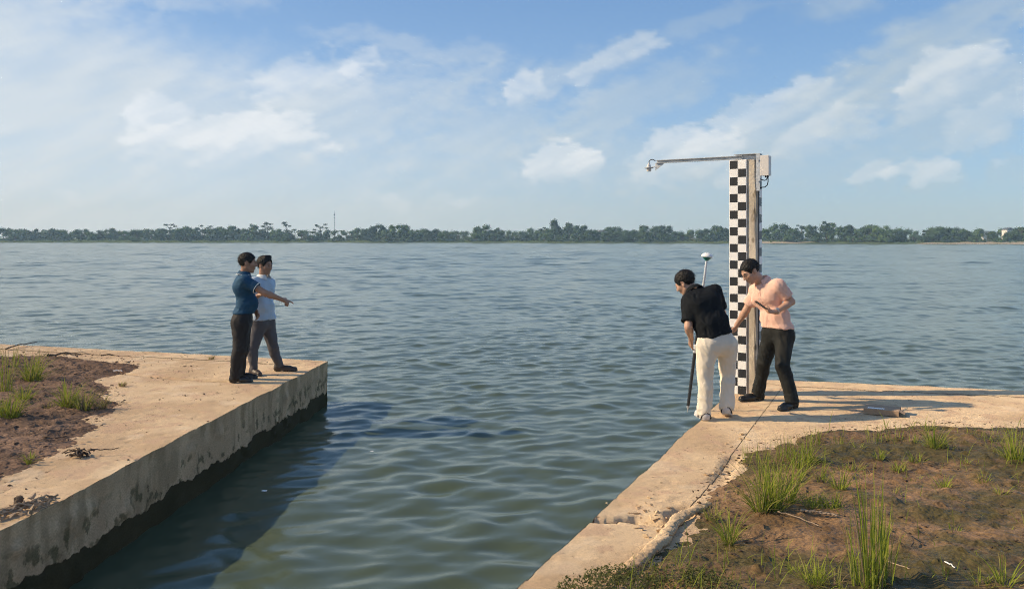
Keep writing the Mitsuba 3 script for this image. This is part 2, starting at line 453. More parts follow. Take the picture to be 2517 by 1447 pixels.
left_mud = [(-8.9, 13.62), (-7.3, 13.72), (-6.4, 13.35), (-5.75, 12.82), (-5.40, 12.38), (-5.32, 12.0), (-5.42, 11.3), (-4.45, 9.8), (-4.28, 9.35),
            (-4.02, 8.42), (-3.86, 7.5), (-3.95, 7.05), (-3.96, 6.75), (-3.88, 6.3), (-3.9, 5.2), (-4.3, 3.0), (-5.5, -6), (-30, -6), (-30, 15.5), (-14, 14.6)]
add('mud', mud_sheet(left_mud, 1.0, 101, lefttop), 'mud_look', True, 'dark reddish mud on the left slab', kind='structure')
right_mud = [(16, 8.6), (5.1, 8.47), (3.85, 8.52), (3.15, 8.36), (2.76, 8.1), (2.51, 7.86), (2.2, 7.66), (2.05, 7.52), (1.70, 7.02), (1.55, 6.69), (1.42, 6.41),
             (1.27, 6.10), (1.16, 5.86), (1.10, 5.62), (0.95, 5.28), (0.82, 5.05), (0.66, 4.80), (0.50, 4.60), (0.38, 4.3), (0.2, 3.9), (-0.6, 2.0), (-2.2, -2), (-3, -8), (30, -8)]
add('mud_001', mud_sheet(right_mud, 0.9, 202, righttop), 'algae_mud_look', True, 'brown mud stained green with algae on the right slab', kind='structure')

# ------------------------------------------------------------------ the river
rw = np.random.default_rng(5)
WAVES = []
for lam in np.geomspace(0.12, 40.0, 190):
    lam = lam * rw.uniform(0.93, 1.07)
    th = math.radians(rw.normal(97, 30 + 18 * (0.35 < lam < 1.6)))
    WAVES.append((lam, 2 * math.pi / lam * math.cos(th), 2 * math.pi / lam * math.sin(th), rw.uniform(0, 2 * math.pi)))


WAVES = sorted(WAVES)
PICK = np.array([w[0] for w in WAVES])


def waves(x, y, lee):
    """Chop made of wave trains. Trains too short for the sheet's mesh at that distance are left out; the slopes keep a steady spread."""
    lo = np.maximum(0.13, 0.011 * np.abs(y))
    slope = np.interp(y, [0, 14, 40, 120, 400], [0.122, 0.102, 0.078, 0.060, 0.042]) * math.sqrt(2)
    z, norm = np.zeros(x.shape), np.zeros(x.shape)
    gust = 1 + 0.7 * nz(x, y, 0.16, 12, 2)
    for (lam, kx, ky, ph) in WAVES:
        if lam < lo.min() * 0.85 or lam > lo.max() * 14:
            continue
        u = np.log(lam / np.maximum(lo * 2.0, 0.44)) / 0.86
        w = np.exp(-0.5 * u * u) * sstep(0.85, 1.15, lam / lo)
        norm += w * w
        z += w * lam / (2 * math.pi) * np.sin(kx * x + ky * y + ph)
    z *= slope * gust / np.sqrt(norm + 1e-9) * (1 - 0.40 * lee)
    sd = 0.08 * np.maximum(lo * 2.0, 0.44)
    return z + 0.10 * np.minimum(z * z / sd, sd * 4)


def water_zone(key, half, y0, y1, step):
    gx, gy = np.linspace(-half, half, int(2 * half / step) + 1), np.linspace(y0, y1, int((y1 - y0) / step) + 1)
    X, Y = np.meshgrid(gx, gy)
    lee = np.clip(sstep(-0.2, -2.6, X) * sstep(11.5, 8.0, Y), 0, 1)        # the wall keeps the wind off the water at its foot
    z = np.concatenate([waves(X[r].ravel(), Y[r].ravel(), lee[r].ravel()) for r in np.array_split(np.arange(len(gy)), 12)])
    n, m = len(gx), len(gy)
    i, j = np.meshgrid(np.arange(m - 1), np.arange(n - 1), indexing='ij')
    a = i * n + j
    F = np.stack([a, a + 1, a + n + 1, a + n], -1).reshape(-1, 4)
    F = np.vstack([F[:, [0, 1, 2]], F[:, [0, 2, 3]]])
    V = np.column_stack([X.ravel(), Y.ravel(), WATER + z])
    add(key, trimesh.Trimesh(V, F, process=False), 'water_look', True)


scene['water_look'] = {'type': 'principled', 'base_color': {'type': 'rgb', 'value': [0.064, 0.086, 0.052]}, 'roughness': 0.17, 'eta': 1.33}
water_zone('water', 12.5, -2, 18, 0.052)
water_zone('water__001', 23, 18, 32, 0.080)
water_zone('water__002', 42, 32, 60, 0.145)
water_zone('water__003', 77, 60, 112, 0.27)
water_zone('water__004', 130, 112, 190, 0.48)
water_zone('water__005', 330, 190, 470, 1.2)
add('water__006', trimesh.Trimesh(np.array([[-430, -3, WATER - 0.25], [430, -3, WATER - 0.25], [430, 460, WATER - 0.25], [-430, 460, WATER - 0.25]]), [[0, 1, 2], [0, 2, 3]], process=False), 'water_look')     # still water where the wave sheets end
tag('water', 'grey green choppy river water', 'river', kind='structure')
del labels['water']['category']
# ------------------------------------------------------------------ paint and metal
def paint(c0, rough_=0.45, dirt=0.12):
    def col(p, n, uv, c0=c0, dirt=dirt):
        a = fbm(p.x * 6, p.y * 6, p.z * 4, 4)
        g = noise(p.x * 90, p.y * 90, p.z * 90)
        return mi.Color3f(*c0) * (1 - dirt * smoothstep(0.45, 0.75, a)) * (0.96 + 0.08 * g)
    return {'type': 'twosided', 'bsdf': {'type': 'principled', 'base_color': proc(col), 'roughness': rough_, 'specular': 0.4}}


def galv(p, n, uv):
    c = noise(p.x * 45, p.y * 45, p.z * 45)
    return mi.Color3f(0.50, 0.53, 0.56) * (0.75 + 0.4 * c)


scene['white_paint_look'] = paint((0.84, 0.84, 0.83), 0.45, 0.06)
scene['black_paint_look'] = paint((0.020, 0.022, 0.026), 0.5, 0.0)
scene['side_board_look'] = paint((0.16, 0.17, 0.18), 0.5, 0.1)
scene['galvanised_look'] = {'type': 'twosided', 'bsdf': {'type': 'principled', 'base_color': proc(galv), 'metallic': 0.45, 'roughness': 0.5}}
scene['grey_box_look'] = paint((0.62, 0.60, 0.58), 0.4, 0.05)
scene['cable_look'] = {'type': 'principled', 'base_color': {'type': 'rgb', 'value': [0.02, 0.02, 0.022]}, 'roughness': 0.5}


def column_colour(p, n, uv):
    a = fbm(p.x * 8, p.y * 8, p.z * 3, 4)
    b = fbm(p.x * 20, p.y * 20, p.z * 7, 3)
    g = noise(p.x * 120, p.y * 120, p.z * 120)
    col = mix((0.40, 0.35, 0.28), (0.56, 0.50, 0.41), smoothstep(0.3, 0.7, a))
    col = mix(col, mi.Color3f(0.20, 0.16, 0.11), smoothstep(0.60, 0.74, b) * 0.8)
    return col * (0.85 + 0.3 * g)


scene['column_look'] = rough(column_colour, 0.9, concrete_bump, 1.0, 0.004, 0.15) if 'rough' in globals() else {'type': 'diffuse'}

# ------------------------------------------------------------------ the checkered water gauge column
GA = math.radians(33)
gx, gn = np.array([math.cos(GA), -math.sin(GA), 0]), np.array([-math.sin(GA), -math.cos(GA), 0])   # along the front face to the right; out of the front face
GB = np.array([2.622, 10.285, 0.0])     # foot of the front board's left edge


def at_gauge(m, o=GB, R=np.column_stack([gx, -gn, [0, 0, 1]])):
    """From gauge axes (right along the front, back into the column, up) to the scene."""
    m = m.copy()
    M = np.eye(4)
    M[:3, :3], M[:3, 3] = R, o
    m.apply_transform(M)
    return m


gauge = 'gauge_column'
rs = np.random.default_rng(3)
col = trimesh.creation.box((0.29, 0.19, 3.5), trimesh.transformations.translation_matrix((0.17, 0.120, 1.06)))
for _ in range(4):
    col = col.subdivide()
colv = np.array(col.vertices)
corner = (np.abs(np.abs(colv[:, 0] - 0.17) - 0.145) < 0.004) & (np.abs(np.abs(colv[:, 1] - 0.120) - 0.095) < 0.004)
bite = np.maximum(meshkit.noise(colv * [9, 9, 17], 4) - 0.45, 0) * 0.06 * corner
colv[:, 0] += np.sign(0.17 - colv[:, 0]) * bite
colv[:, 1] += np.sign(0.120 - colv[:, 1]) * bite
colv += (meshkit.fbm(colv * 12, 3, 2)[:, None] - 0.5) * 0.004
col.vertices = colv
add(f'{gauge}__column', at_gauge(col), 'column_look', False)
add(f'{gauge}__checker_board', at_gauge(box(0.212, 0.014, 2.812, (0.103, 0.014, 1.408), 0.002)), 'white_paint_look', False, 'upright board of black and white squares')
k = 0
for row in range(28):
    for c in (0, 1):
        z = 2.75 - row * 0.1
        w = 0.0985 + rs.uniform(-0.001, 0.001)
        black = (row + c) % 2 == 0
        m = box(w if not black else w - 0.003, 0.003, 0.0985, (0.053 + 0.1 * c + rs.uniform(-0.0006, 0.0006) + (0.002 if black else 0), 0.0055, z + 0.005 + rs.uniform(-0.0006, 0.0006)))
        add(f'{gauge}__checker_board__square' + ('' if k == 0 else f'_{k:03d}'), at_gauge(m), 'black_paint_look' if black else 'white_paint_look')
        k += 1
add(f'{gauge}__side_board', at_gauge(box(0.014, 0.106, 2.70, (0.323, 0.162, 1.36), 0.002)), 'side_board_look', False, 'second board on the side face, seen nearly edge on')
for k in range(13):
    add(f'{gauge}__side_board__square' + ('' if k == 0 else f'_{k:03d}'), at_gauge(box(0.003, 0.097, 0.0985, (0.3315, 0.162, 2.61 - k * 0.2))), 'white_paint_look')

# bracket: angle down the side of the column, channel across its top, arm reaching over the water
def channel(length, w, h, t=0.006):
    return cat(box(length, t, h, (length / 2, 0, 0)), box(length, w, t, (length / 2, w / 2 + t / 2, h / 2 - t / 2)), box(length, w, t, (length / 2, w / 2 + t / 2, -h / 2 + t / 2)))


br = 'gauge_bracket'
top = channel(0.30, 0.06, 0.052)
top.apply_translation([0.045, 0.10, 2.850])
plate = box(0.31, 0.13, 0.006, (0.195, 0.115, 2.8815))
arm = channel(1.115, 0.042, 0.040)
arm.apply_transform(trimesh.transformations.rotation_matrix(math.pi, [0, 0, 1]))
arm.apply_translation([0.14, 0.092, 2.846])
add(f'{br}__top_plate', at_gauge(cat(top, plate)), 'galvanised_look')
add(f'{br}__arm', at_gauge(arm), 'galvanised_look')
leg = cat(box(0.006, 0.062, 0.44, (0.3185, 0.065, 2.6585)), box(0.040, 0.006, 0.44, (0.3415, 0.037, 2.6585)))
add(f'{br}__upright', at_gauge(leg), 'galvanised_look')
gus = trimesh.creation.extrude_polygon(Polygon([(0, 0), (0.115, 0), (0.115, -0.012), (0.018, -0.078), (0, -0.09)]), 0.006)
gus.apply_transform(trimesh.transformations.rotation_matrix(math.pi / 2, [1, 0, 0]))
gus.apply_translation([-0.990, 0.075, 2.828])
add(f'{br}__end_gusset', at_gauge(gus), 'galvanised_look')
bolts = []
for x, z in ((0.10, 2.846), (0.27, 2.846), (0.3425, 2.80), (0.3425, 2.55)):
    b = trimesh.creation.cylinder(0.011, 0.012, sections=6)
    b.apply_transform(trimesh.transformations.rotation_matrix(math.pi / 2, [1, 0, 0]))
    b.apply_translation([x, 0.091 if x < 0.3 else 0.030, z])
    bolts.append(b)
for k, b in enumerate(bolts):
    add(f'{br}__bolt' + ('' if k == 0 else f'_{k:03d}'), at_gauge(b), 'steel_look' if 'steel_look' in scene else 'galvanised_look')
tag(br, 'galvanised steel bracket on top of the checkered column with a long arm over the water', 'bracket')

sn = 'level_sensor'
body = lathe([(0, -0.045), (0.026, -0.045), (0.030, -0.030), (0.030, 0.012), (0.024, 0.020), (0.024, 0.036), (0.013, 0.046), (0.010, 0.066), (0, 0.066)], 20)
flange = lathe([(0, -0.005), (0.058, -0.005), (0.058, 0.003), (0, 0.003)], 20)
so = np.array([-1.080, 0.075, 2.775])
for m in (body, flange):
    m.apply_translation(so)
add(f'{sn}__body', at_gauge(body), 'grey_box_look', 30)
add(f'{sn}__flange', at_gauge(cat(flange, box(0.10, 0.03, 0.006, tuple(so + [0.055, 0, 0.007])))), 'galvanised_look')
lp = [so + [0, 0, 0.06], so + [0.004, 0, 0.085], so + [0.025, 0, 0.104], so + [0.055, 0.004, 0.104], so + [0.085, 0.008, 0.086]]
add(f'{sn}__cable', at_gauge(tube(lp, 0.006, 8)), 'cable_look', True)
tag(sn, 'small level sensor with cable loop hanging at the end of the steel arm', 'sensor')

jb = 'junction_box'
add(f'{jb}__housing', at_gauge(box(0.098, 0.11, 0.235, (0.413, 0.095, 2.735), 0.005)), 'grey_box_look')
add(f'{jb}__lid', at_gauge(box(0.104, 0.006, 0.241, (0.413, 0.0365, 2.735), 0.002)), 'grey_box_look')
for k, pts in enumerate(([(0.430, 0.09, 2.618), (0.430, 0.09, 2.585), (0.418, 0.09, 2.566), (0.398, 0.09, 2.560), (0.375, 0.085, 2.568), (0.345, 0.08, 2.580)],
                         [(0.440, 0.09, 2.618), (0.442, 0.09, 2.55), (0.432, 0.09, 2.505), (0.405, 0.088, 2.482), (0.370, 0.08, 2.478), (0.335, 0.078, 2.470)])):
    add(f'{jb}__cable' + ('' if k == 0 else '_001'), at_gauge(tube(pts, 0.006, 8)), 'cable_look', True)
for k, x in enumerate((0.430, 0.441)):
    g_ = trimesh.creation.cylinder(0.0095, 0.024, sections=12)
    g_.apply_translation([x if k else 0.418, 0.09 if k else 0.07, 2.607])
    add(f'{jb}__gland' + ('' if k == 0 else '_001'), at_gauge(g_), 'cable_look')
tag(jb, 'pale grey junction box with looping black cables at the column top', 'box')
tag(gauge, 'square concrete column with a black and white checkered gauge board', 'column')

# ------------------------------------------------------------------ the survey pole
po, pt = np.array([1.906, 9.27, -0.02]), np.array([2.118, 9.27, 1.640])
pu = (pt - po) / np.linalg.norm(pt - po)
pl = np.linalg.norm(pt - po)


def on_pole(m):
    M = np.eye(4)
    x = np.cross(pu, [0, 1, 0])
    x /= np.linalg.norm(x)
    M[:3, :3] = np.column_stack([x, np.cross(pu, x), pu])
    M[:3, 3] = po
    m.apply_transform(M)
    return m


scene['white_plastic_look'] = {'type': 'principled', 'base_color': {'type': 'rgb', 'value': [0.78, 0.79, 0.78]}, 'roughness': 0.3}
scene['green_plastic_look'] = {'type': 'principled', 'base_color': {'type': 'rgb', 'value': [0.02, 0.19, 0.165]}, 'roughness': 0.35}
scene['pole_black_look'] = {'type': 'principled', 'base_color': {'type': 'rgb', 'value': [0.018, 0.020, 0.022]}, 'roughness': 0.4}
scene['pole_silver_look'] = {'type': 'principled', 'base_color': {'type': 'rgb', 'value': [0.66, 0.67, 0.68]}, 'metallic': 0.35, 'roughness': 0.35}
sp = 'survey_pole'
add(f'{sp}__lower_tube', on_pole(lathe([(0, 0.075), (0.0165, 0.075), (0.0175, 0.66), (0, 0.66)], 20)), 'pole_black_look', 30, 'black lower tube')
add(f'{sp}__point', on_pole(lathe([(0, 0.0), (0.003, 0.004), (0.008, 0.045), (0.0145, 0.060), (0.0145, 0.082), (0, 0.082)], 16)), 'steel_look' if 'steel_look' in scene else 'galvanised_look', 30)
add(f'{sp}__clamp', on_pole(cat(lathe([(0, 0.655), (0.021, 0.655), (0.023, 0.665), (0.023, 0.70), (0.019, 0.705), (0.019, 0.72), (0.023, 0.725), (0.022, 0.745), (0, 0.745)], 20), box(0.030, 0.014, 0.020, (0.026, 0, 0.69), 0.003))), 'pole_silver_look', 30)
add(f'{sp}__middle_tube', on_pole(lathe([(0, 0.742), (0.0165, 0.742), (0.0165, 0.96), (0, 0.96)], 20)), 'pole_black_look', 30)
add(f'{sp}__upper_tube', on_pole(lathe([(0, 0.958), (0.0128, 0.958), (0.0128, pl - 0.01), (0, pl - 0.01)], 20)), 'pole_silver_look', 30, 'silver upper tube')
rcv = 'satellite_receiver'
z0 = pl - 0.012
add(f'{rcv}__lower_shell', on_pole(lathe([(0, z0), (0.016, z0), (0.018, z0 + 0.006), (0.026, z0 + 0.012), (0.043, z0 + 0.030), (0.054, z0 + 0.040), (0, z0 + 0.040)], 28)), 'green_plastic_look', 30, 'green lower shell')
add(f'{rcv}__dome', on_pole(lathe([(0, z0 + 0.041), (0.060, z0 + 0.041), (0.063, z0 + 0.048), (0.060, z0 + 0.060), (0.046, z0 + 0.077), (0.024, z0 + 0.087), (0, z0 + 0.089)], 28)), 'white_plastic_look', 50, 'white domed cap')
tag(rcv, 'white and green mushroom shaped satellite receiver on top of the survey pole', 'receiver')
tag(sp, 'slanting survey pole, silver above and black below, before the bending man in black', 'pole')
# ------------------------------------------------------------------ people: joints in metres
JOINTS = {
    'A': dict(head=(-3.446, 11.12, 1.551), neck=(-3.5, 11.12, 1.391), chest=(-3.508, 11.12, 1.237), belly=(-3.492, 11.12, 1.025), pelvis=(-3.513, 11.12, 0.823), shR=(-3.427, 10.93, 1.327), elR=(-3.157, 10.9, 1.172), wrR=(-2.971, 11.02, 1.08), tipR=(-2.913, 11.06, 1.045), shL=(-3.567, 11.31, 1.318), elL=(-3.535, 11.38, 1.043), wrL=(-3.413, 11.3, 0.919), tipL=(-3.361, 11.27, 0.852), hipR=(-3.505, 11.03, 0.769), knR=(-3.52, 11.01, 0.429), anR=(-3.586, 11.05, 0.075), toeR=(-3.421, 11.08, 0.007), hipL=(-3.547, 11.21, 0.75), knL=(-3.559, 11.25, 0.408), anL=(-3.619, 11.32, 0.074), toeL=(-3.436, 11.34, 0.028)),
    'B': dict(head=(-3.421, 11.8, 1.497), neck=(-3.455, 11.83, 1.321), chest=(-3.463, 11.82, 1.157), belly=(-3.452, 11.8, 0.933), pelvis=(-3.452, 11.82, 0.728), shR=(-3.537, 11.69, 1.26), elR=(-3.572, 11.66, 1.0), wrR=(-3.45, 11.55, 1.091), tipR=(-3.386, 11.52, 1.121), shL=(-3.421, 12.01, 1.232), elL=(-3.444, 12.07, 0.969), wrL=(-3.505, 12.06, 0.774), tipL=(-3.548, 12.05, 0.718), hipR=(-3.487, 11.75, 0.668), knR=(-3.55, 11.68, 0.38), anR=(-3.533, 11.66, 0.07), toeR=(-3.442, 11.58, 0.016), hipL=(-3.413, 11.9, 0.652), knL=(-3.341, 11.93, 0.347), anL=(-3.275, 12.0, 0.046), toeL=(-3.074, 12.0, 0.006)),
    'C': dict(head=(1.863, 9.17, 1.394), neck=(1.951, 9.09, 1.307), chest=(2.009, 8.98, 1.168), belly=(2.08, 8.9, 0.983), pelvis=(2.13, 8.86, 0.805), shL=(1.872, 8.98, 1.207), elL=(1.834, 8.86, 0.953), wrL=(1.897, 9.02, 0.812), tipL=(1.904, 9.09, 0.721), shR=(2.166, 9.1, 1.293), elR=(2.253, 9.15, 1.076), wrR=(2.129, 9.26, 1.035), tipR=(2.074, 9.29, 1.046), hipL=(2.015, 8.82, 0.76), knL=(1.999, 8.82, 0.423), anL=(1.986, 8.8, 0.048), toeL=(1.968, 8.99, -0.039), hipR=(2.243, 8.92, 0.764), knR=(2.268, 8.97, 0.449), anR=(2.234, 8.87, 0.101), toeR=(2.286, 9.04, -0.02)),
    'D': dict(head=(2.69, 9.62, 1.499), neck=(2.849, 9.66, 1.377), chest=(2.89, 9.66, 1.216), belly=(2.972, 9.64, 0.987), pelvis=(3.004, 9.64, 0.803), shR=(2.801, 9.8, 1.258), elR=(2.71, 9.86, 1.042), wrR=(2.631, 9.97, 0.866), tipR=(2.615, 10.0, 0.801), shL=(2.971, 9.49, 1.341), elL=(3.114, 9.5, 1.168), wrL=(2.905, 9.38, 1.065), tipL=(2.796, 9.36, 1.066), hipR=(2.959, 9.72, 0.747), knR=(2.875, 9.75, 0.446), anR=(2.846, 9.86, 0.091), toeR=(2.656, 9.8, 0.031), hipL=(3.057, 9.56, 0.766), knL=(2.985, 9.42, 0.472), anL=(3.084, 9.38, 0.088), toeL=(2.937, 9.27, 0.034)),
}
# ------------------------------------------------------------------ people: one continuous body each, dressed
def unit(v):
    v = np.asarray(v, float)
    return v / (np.linalg.norm(v) + 1e-12)


def smin(a, b, k):
    h = np.maximum(k - np.abs(a - b), 0) / k
    return np.minimum(a, b) - h * h * k * 0.25


def cone(p, a, b, ra, rb, flat=None, f=1.0):
    """Rounded cone from a to b; flat = an axis along which it is squashed by f."""
    a, b = np.asarray(a, np.float32), np.asarray(b, np.float32)
    q, ba = p - a, b - a
    if flat is not None:
        n = unit(flat).astype(np.float32)
        q = q + np.outer(q @ n, n) * (1 / f - 1)
        ba = ba + n * (ba @ n) * (1 / f - 1)
    t = np.clip(q @ (ba / (ba @ ba + 1e-12)), 0, 1)
    q = q - t[:, None] * ba
    d = np.sqrt(np.einsum('ij,ij->i', q, q)) - (np.float32(ra) + np.float32(rb - ra) * t)
    return d * np.float32(0.5 + 0.5 * f) if flat is not None else d


def far(p, c):
    q = p - np.asarray(c, np.float32)
    return np.sqrt(np.einsum('ij,ij->i', q, q))


def ball(p, c, r):
    return far(p, c) - np.float32(r)


def egg(p, c, radii, R=np.eye(3)):
    rr = np.asarray(radii, np.float32)
    q = (p - np.asarray(c, np.float32)) @ R.astype(np.float32) / rr
    k0 = np.sqrt(np.einsum('ij,ij->i', q, q))
    q = q / rr
    return k0 * (k0 - 1) / (np.sqrt(np.einsum('ij,ij->i', q, q)) + np.float32(1e-9))


def relax(mesh, times):
    """Taubin smoothing."""
    v, e = np.array(mesh.vertices), mesh.edges_unique
    n = len(v)
    A = sparse.coo_matrix((np.ones(2 * len(e)), (np.r_[e[:, 0], e[:, 1]], np.r_[e[:, 1], e[:, 0]])), (n, n)).tocsr()
    deg = np.maximum(np.asarray(A.sum(1)).ravel(), 1)
    lone = np.asarray(A.sum(1)).ravel() == 0
    for _ in range(times):
        for k in (0.5, -0.53):
            step = (A @ v) / deg[:, None] - v
            step[lone] = 0
            v = v + k * step
    mesh.vertices = v
    return mesh


def surface(fn, lo, hi, h, smooth=4):
    """Naive surface nets of the zero level of fn between lo and hi, cells of size h, evaluated only near the surface."""
    B = 8
    lo, hi = np.asarray(lo, float), np.asarray(hi, float)
    nb = np.ceil((hi - lo) / (h * B)).astype(int)
    n = nb * B + 1
    bc = np.stack(np.meshgrid(*[np.arange(k) for k in nb], indexing='ij'), -1).reshape(-1, 3)
    d = fn((lo + (bc + 0.5) * B * h).astype(np.float32))
    D = np.repeat(np.repeat(np.repeat(np.where(d.reshape(nb) > 0, 1.0, -1.0), B, 0), B, 1), B, 2)
    D = np.pad(D, ((0, 1),) * 3, mode='edge')
    keep = bc[np.abs(d) < B * h * 1.35]
    off = np.stack(np.meshgrid(*[np.arange(B + 1)] * 3, indexing='ij'), -1).reshape(-1, 3)
    idx = (keep[:, None] * B + off[None]).reshape(-1, 3)
    hit = np.zeros(n, bool)
    hit[tuple(idx.T)] = True
    ijk = np.argwhere(hit)
    D[hit] = np.concatenate([fn((lo + c * h).astype(np.float32)) for c in np.array_split(ijk, max(1, len(ijk) // 60000))])
    S = D < 0
    c8 = [S[i:n[0] - 1 + i, j:n[1] - 1 + j, k:n[2] - 1 + k] for i in (0, 1) for j in (0, 1) for k in (0, 1)]
    s = sum(x.astype(np.int8) for x in c8)
    act = np.argwhere((s > 0) & (s < 8))
    corner = np.array([(i, j, k) for i in (0, 1) for j in (0, 1) for k in (0, 1)])
    vals = np.stack([D[tuple((act + c).T)] for c in corner], 1)
    tot, cnt = np.zeros((len(act), 3)), np.zeros(len(act))
    for a in range(8):
        for b in range(a + 1, 8):
            if np.abs(corner[a] - corner[b]).sum() == 1:
                va, vb = vals[:, a], vals[:, b]
                m = (va < 0) != (vb < 0)
                t = np.where(m, va / np.where(va - vb == 0, 1, va - vb), 0)
                tot += np.where(m[:, None], corner[a] + t[:, None] * (corner[b] - corner[a]), 0)
                cnt += m
    V = lo + (act + tot / cnt[:, None]) * h
    vid = -np.ones(n, int)
    vid[tuple(act.T)] = np.arange(len(act))
    F = []
    for ax in range(3):
        u, w = (ax + 1) % 3, (ax + 2) % 3
        sl0, sl1 = [slice(None)] * 3, [slice(None)] * 3
        sl0[ax], sl1[ax] = slice(0, n[ax] - 1), slice(1, n[ax])
        m = np.argwhere(S[tuple(sl0)] != S[tuple(sl1)])
        m = m[(m[:, u] > 0) & (m[:, w] > 0)]
        eu, ew = np.eye(3, dtype=int)[u], np.eye(3, dtype=int)[w]
        q = np.stack([vid[tuple((m - eu - ew).T)], vid[tuple((m - ew).T)], vid[tuple(m.T)], vid[tuple((m - eu).T)]], 1)
        fl = ~S[tuple(m.T)]
        q[fl] = q[fl][:, ::-1]
        F.append(q[(q >= 0).all(1)])
    F = np.vstack(F)
    mesh = trimesh.Trimesh(V, np.vstack([F[:, [0, 1, 2]], F[:, [0, 2, 3]]]), process=False)
    return relax(mesh, smooth)


def folds(mesh, amp, scale, seed, where=None, axes=None):
    """Cloth creases: ridged noise pushed along the normals."""
    v = np.array(mesh.vertices)
    q = v @ (np.eye(3) if axes is None else np.asarray(axes).T) * scale
    r = meshkit.fbm(q + 3.0 * (meshkit.fbm(q * 0.3, 2, seed + 9)[:, None] - 0.5), 2, seed)
    r = 0.75 - np.abs(r - 0.5) * 4.0
    w = 1.0 if where is None else where(v)
    mesh.vertices = v + mesh.vertex_normals * (amp * np.clip(r, -1, 1) * w)[:, None]
    return mesh


def frame(fwd, up):
    f = unit(fwd)
    l = unit(np.cross(up, f))
    return np.column_stack([f, l, np.cross(f, l)])      # columns: forward, left, up


def head_sdf(p, c, R, s):
    q = (p - c.astype(np.float32)) @ R.astype(np.float32) / np.float32(s)
    y = np.abs(q[:, 1])
    qa = np.column_stack([q[:, 0], y, q[:, 2]])
    d = egg(q, (-0.014, 0, 0.030), (0.097, 0.077, 0.088))
    d = smin(d, egg(q, (0.026, 0, -0.036), (0.066, 0.060, 0.078)), 0.03)
    d = smin(d, cone(qa, (0.000, 0.054, -0.055), (0.066, 0.010, -0.100), 0.016, 0.018), 0.03)
    d = smin(d, ball(qa, (0.060, 0.040, -0.018), 0.024), 0.03)
    d = smin(d, cone(qa, (0.086, 0.0, 0.026), (0.080, 0.040, 0.024), 0.009, 0.009), 0.014)
    e = ball(qa, (0.100, 0.032, 0.006), 0.016)
    d = -smin(-d, e, 0.014)
    d = smin(d, ball(qa, (0.078, 0.031, 0.004), 0.0125), 0.006)
    d = smin(d, cone(q, (0.090, 0, 0.016), (0.110, 0, -0.022), 0.0075, 0.0125), 0.014)
    d = smin(d, ball(qa, (0.099, 0.012, -0.026), 0.0085), 0.008)
    d = smin(d, cone(q, (0.088, -0.018, -0.053), (0.088, 0.018, -0.053), 0.0075, 0.0075), 0.008)
    d = smin(d, cone(q, (0.086, -0.014, -0.064), (0.086, 0.014, -0.064), 0.0075, 0.0075), 0.007)
    ear = smin(egg(qa, (-0.010, 0.080, 0.002), (0.020, 0.0075, 0.032)), ball(qa, (-0.004, 0.076, -0.024), 0.010), 0.01)
    ear = -smin(-ear, ball(qa, (-0.004, 0.088, 0.004), 0.011), 0.006)
    d = smin(d, ear, 0.008)
    return d * s


def hair_sdf(p, c, R, s, lift, quiff):
    q = (p - c.astype(np.float32)) @ R.astype(np.float32) / np.float32(s)
    x, y, z = q.T
    d = egg(q, (-0.016, 0, 0.034), (0.101 + lift, 0.080 + lift, 0.090 + lift))
    if quiff:
        d = smin(d, cone(q, (0.022, -0.03, 0.116), (0.040, 0.03, 0.120), quiff, quiff), 0.04)
    line = np.interp(x, [-0.11, -0.075, -0.035, -0.012, 0.010, 0.030, 0.055, 0.080, 0.10], [-0.060, -0.058, -0.030, 0.026, 0.020, -0.004, 0.052, 0.078, 0.088])
    line = line + np.where(x > 0.03, 0.03 * (np.abs(y) / 0.06) ** 2 * -0.6, 0)
    return np.maximum(d, (line - z)) * s


def hand_prims(wr, tip, palm_n, side, curl, spread=0.0, point=False, length=0.175):
    """Rounded cones of a hand. wr, tip: wrist and knuckle-ward direction; palm_n: out of the palm; side: towards the thumb."""
    d = unit(np.asarray(tip) - np.asarray(wr))
    n = unit(np.asarray(palm_n) - d * (np.asarray(palm_n) @ d))
    s = unit(np.cross(d, n))
    if s @ np.asarray(side) < 0:
        s = -s
    wr = np.asarray(wr, float)
    L = length
    kn = wr + d * L * 0.50
    out = []
    palm = [(wr + d * 0.008, kn + s * 0.020, 0.020, 0.017), (wr + d * 0.008, kn - s * 0.024, 0.019, 0.015), (wr + d * 0.008, kn, 0.020, 0.0165)]
    seg = L * np.array([0.235, 0.165, 0.12])
    for i, (o, k) in enumerate(((0.030, 0.94), (0.010, 1.04), (-0.011, 0.97), (-0.030, 0.78))):
        base = kn + s * o
        a = 0.0
        c = [0.15, 0.10, 0.06] if (point and i == 0) else [curl * 0.9, curl * 1.15, curl * 0.8]
        dirv = unit(d + s * o * (1.5 + spread * 6))
        p0 = base
        for j in range(3):
            a += c[j]
            p1 = p0 + (dirv * math.cos(a) + n * math.sin(a)) * seg[j] * k
            out.append((p0, p1, 0.0098 - 0.0010 * j, 0.0092 - 0.0012 * j))
            p0 = p1
    t0 = wr + d * L * 0.12 + s * 0.022
    t1 = t0 + unit(d * 0.75 + s * 0.75 + n * 0.35) * L * 0.22
    t2 = t1 + unit(d * 0.9 + s * 0.15 + n * (0.35 + 0.4 * curl)) * L * 0.19
    t3 = t2 + unit(d * 0.8 + s * -0.1 + n * (0.5 + 0.4 * curl)) * L * 0.13
    out += [(t0, t1, 0.0135, 0.0115), (t1, t2, 0.0110, 0.0098), (t2, t3, 0.0098, 0.0085)]
    return palm, out


def bbox(points, pad):
    p = np.array(points)
    return p.min(0) - pad, p.max(0) + pad


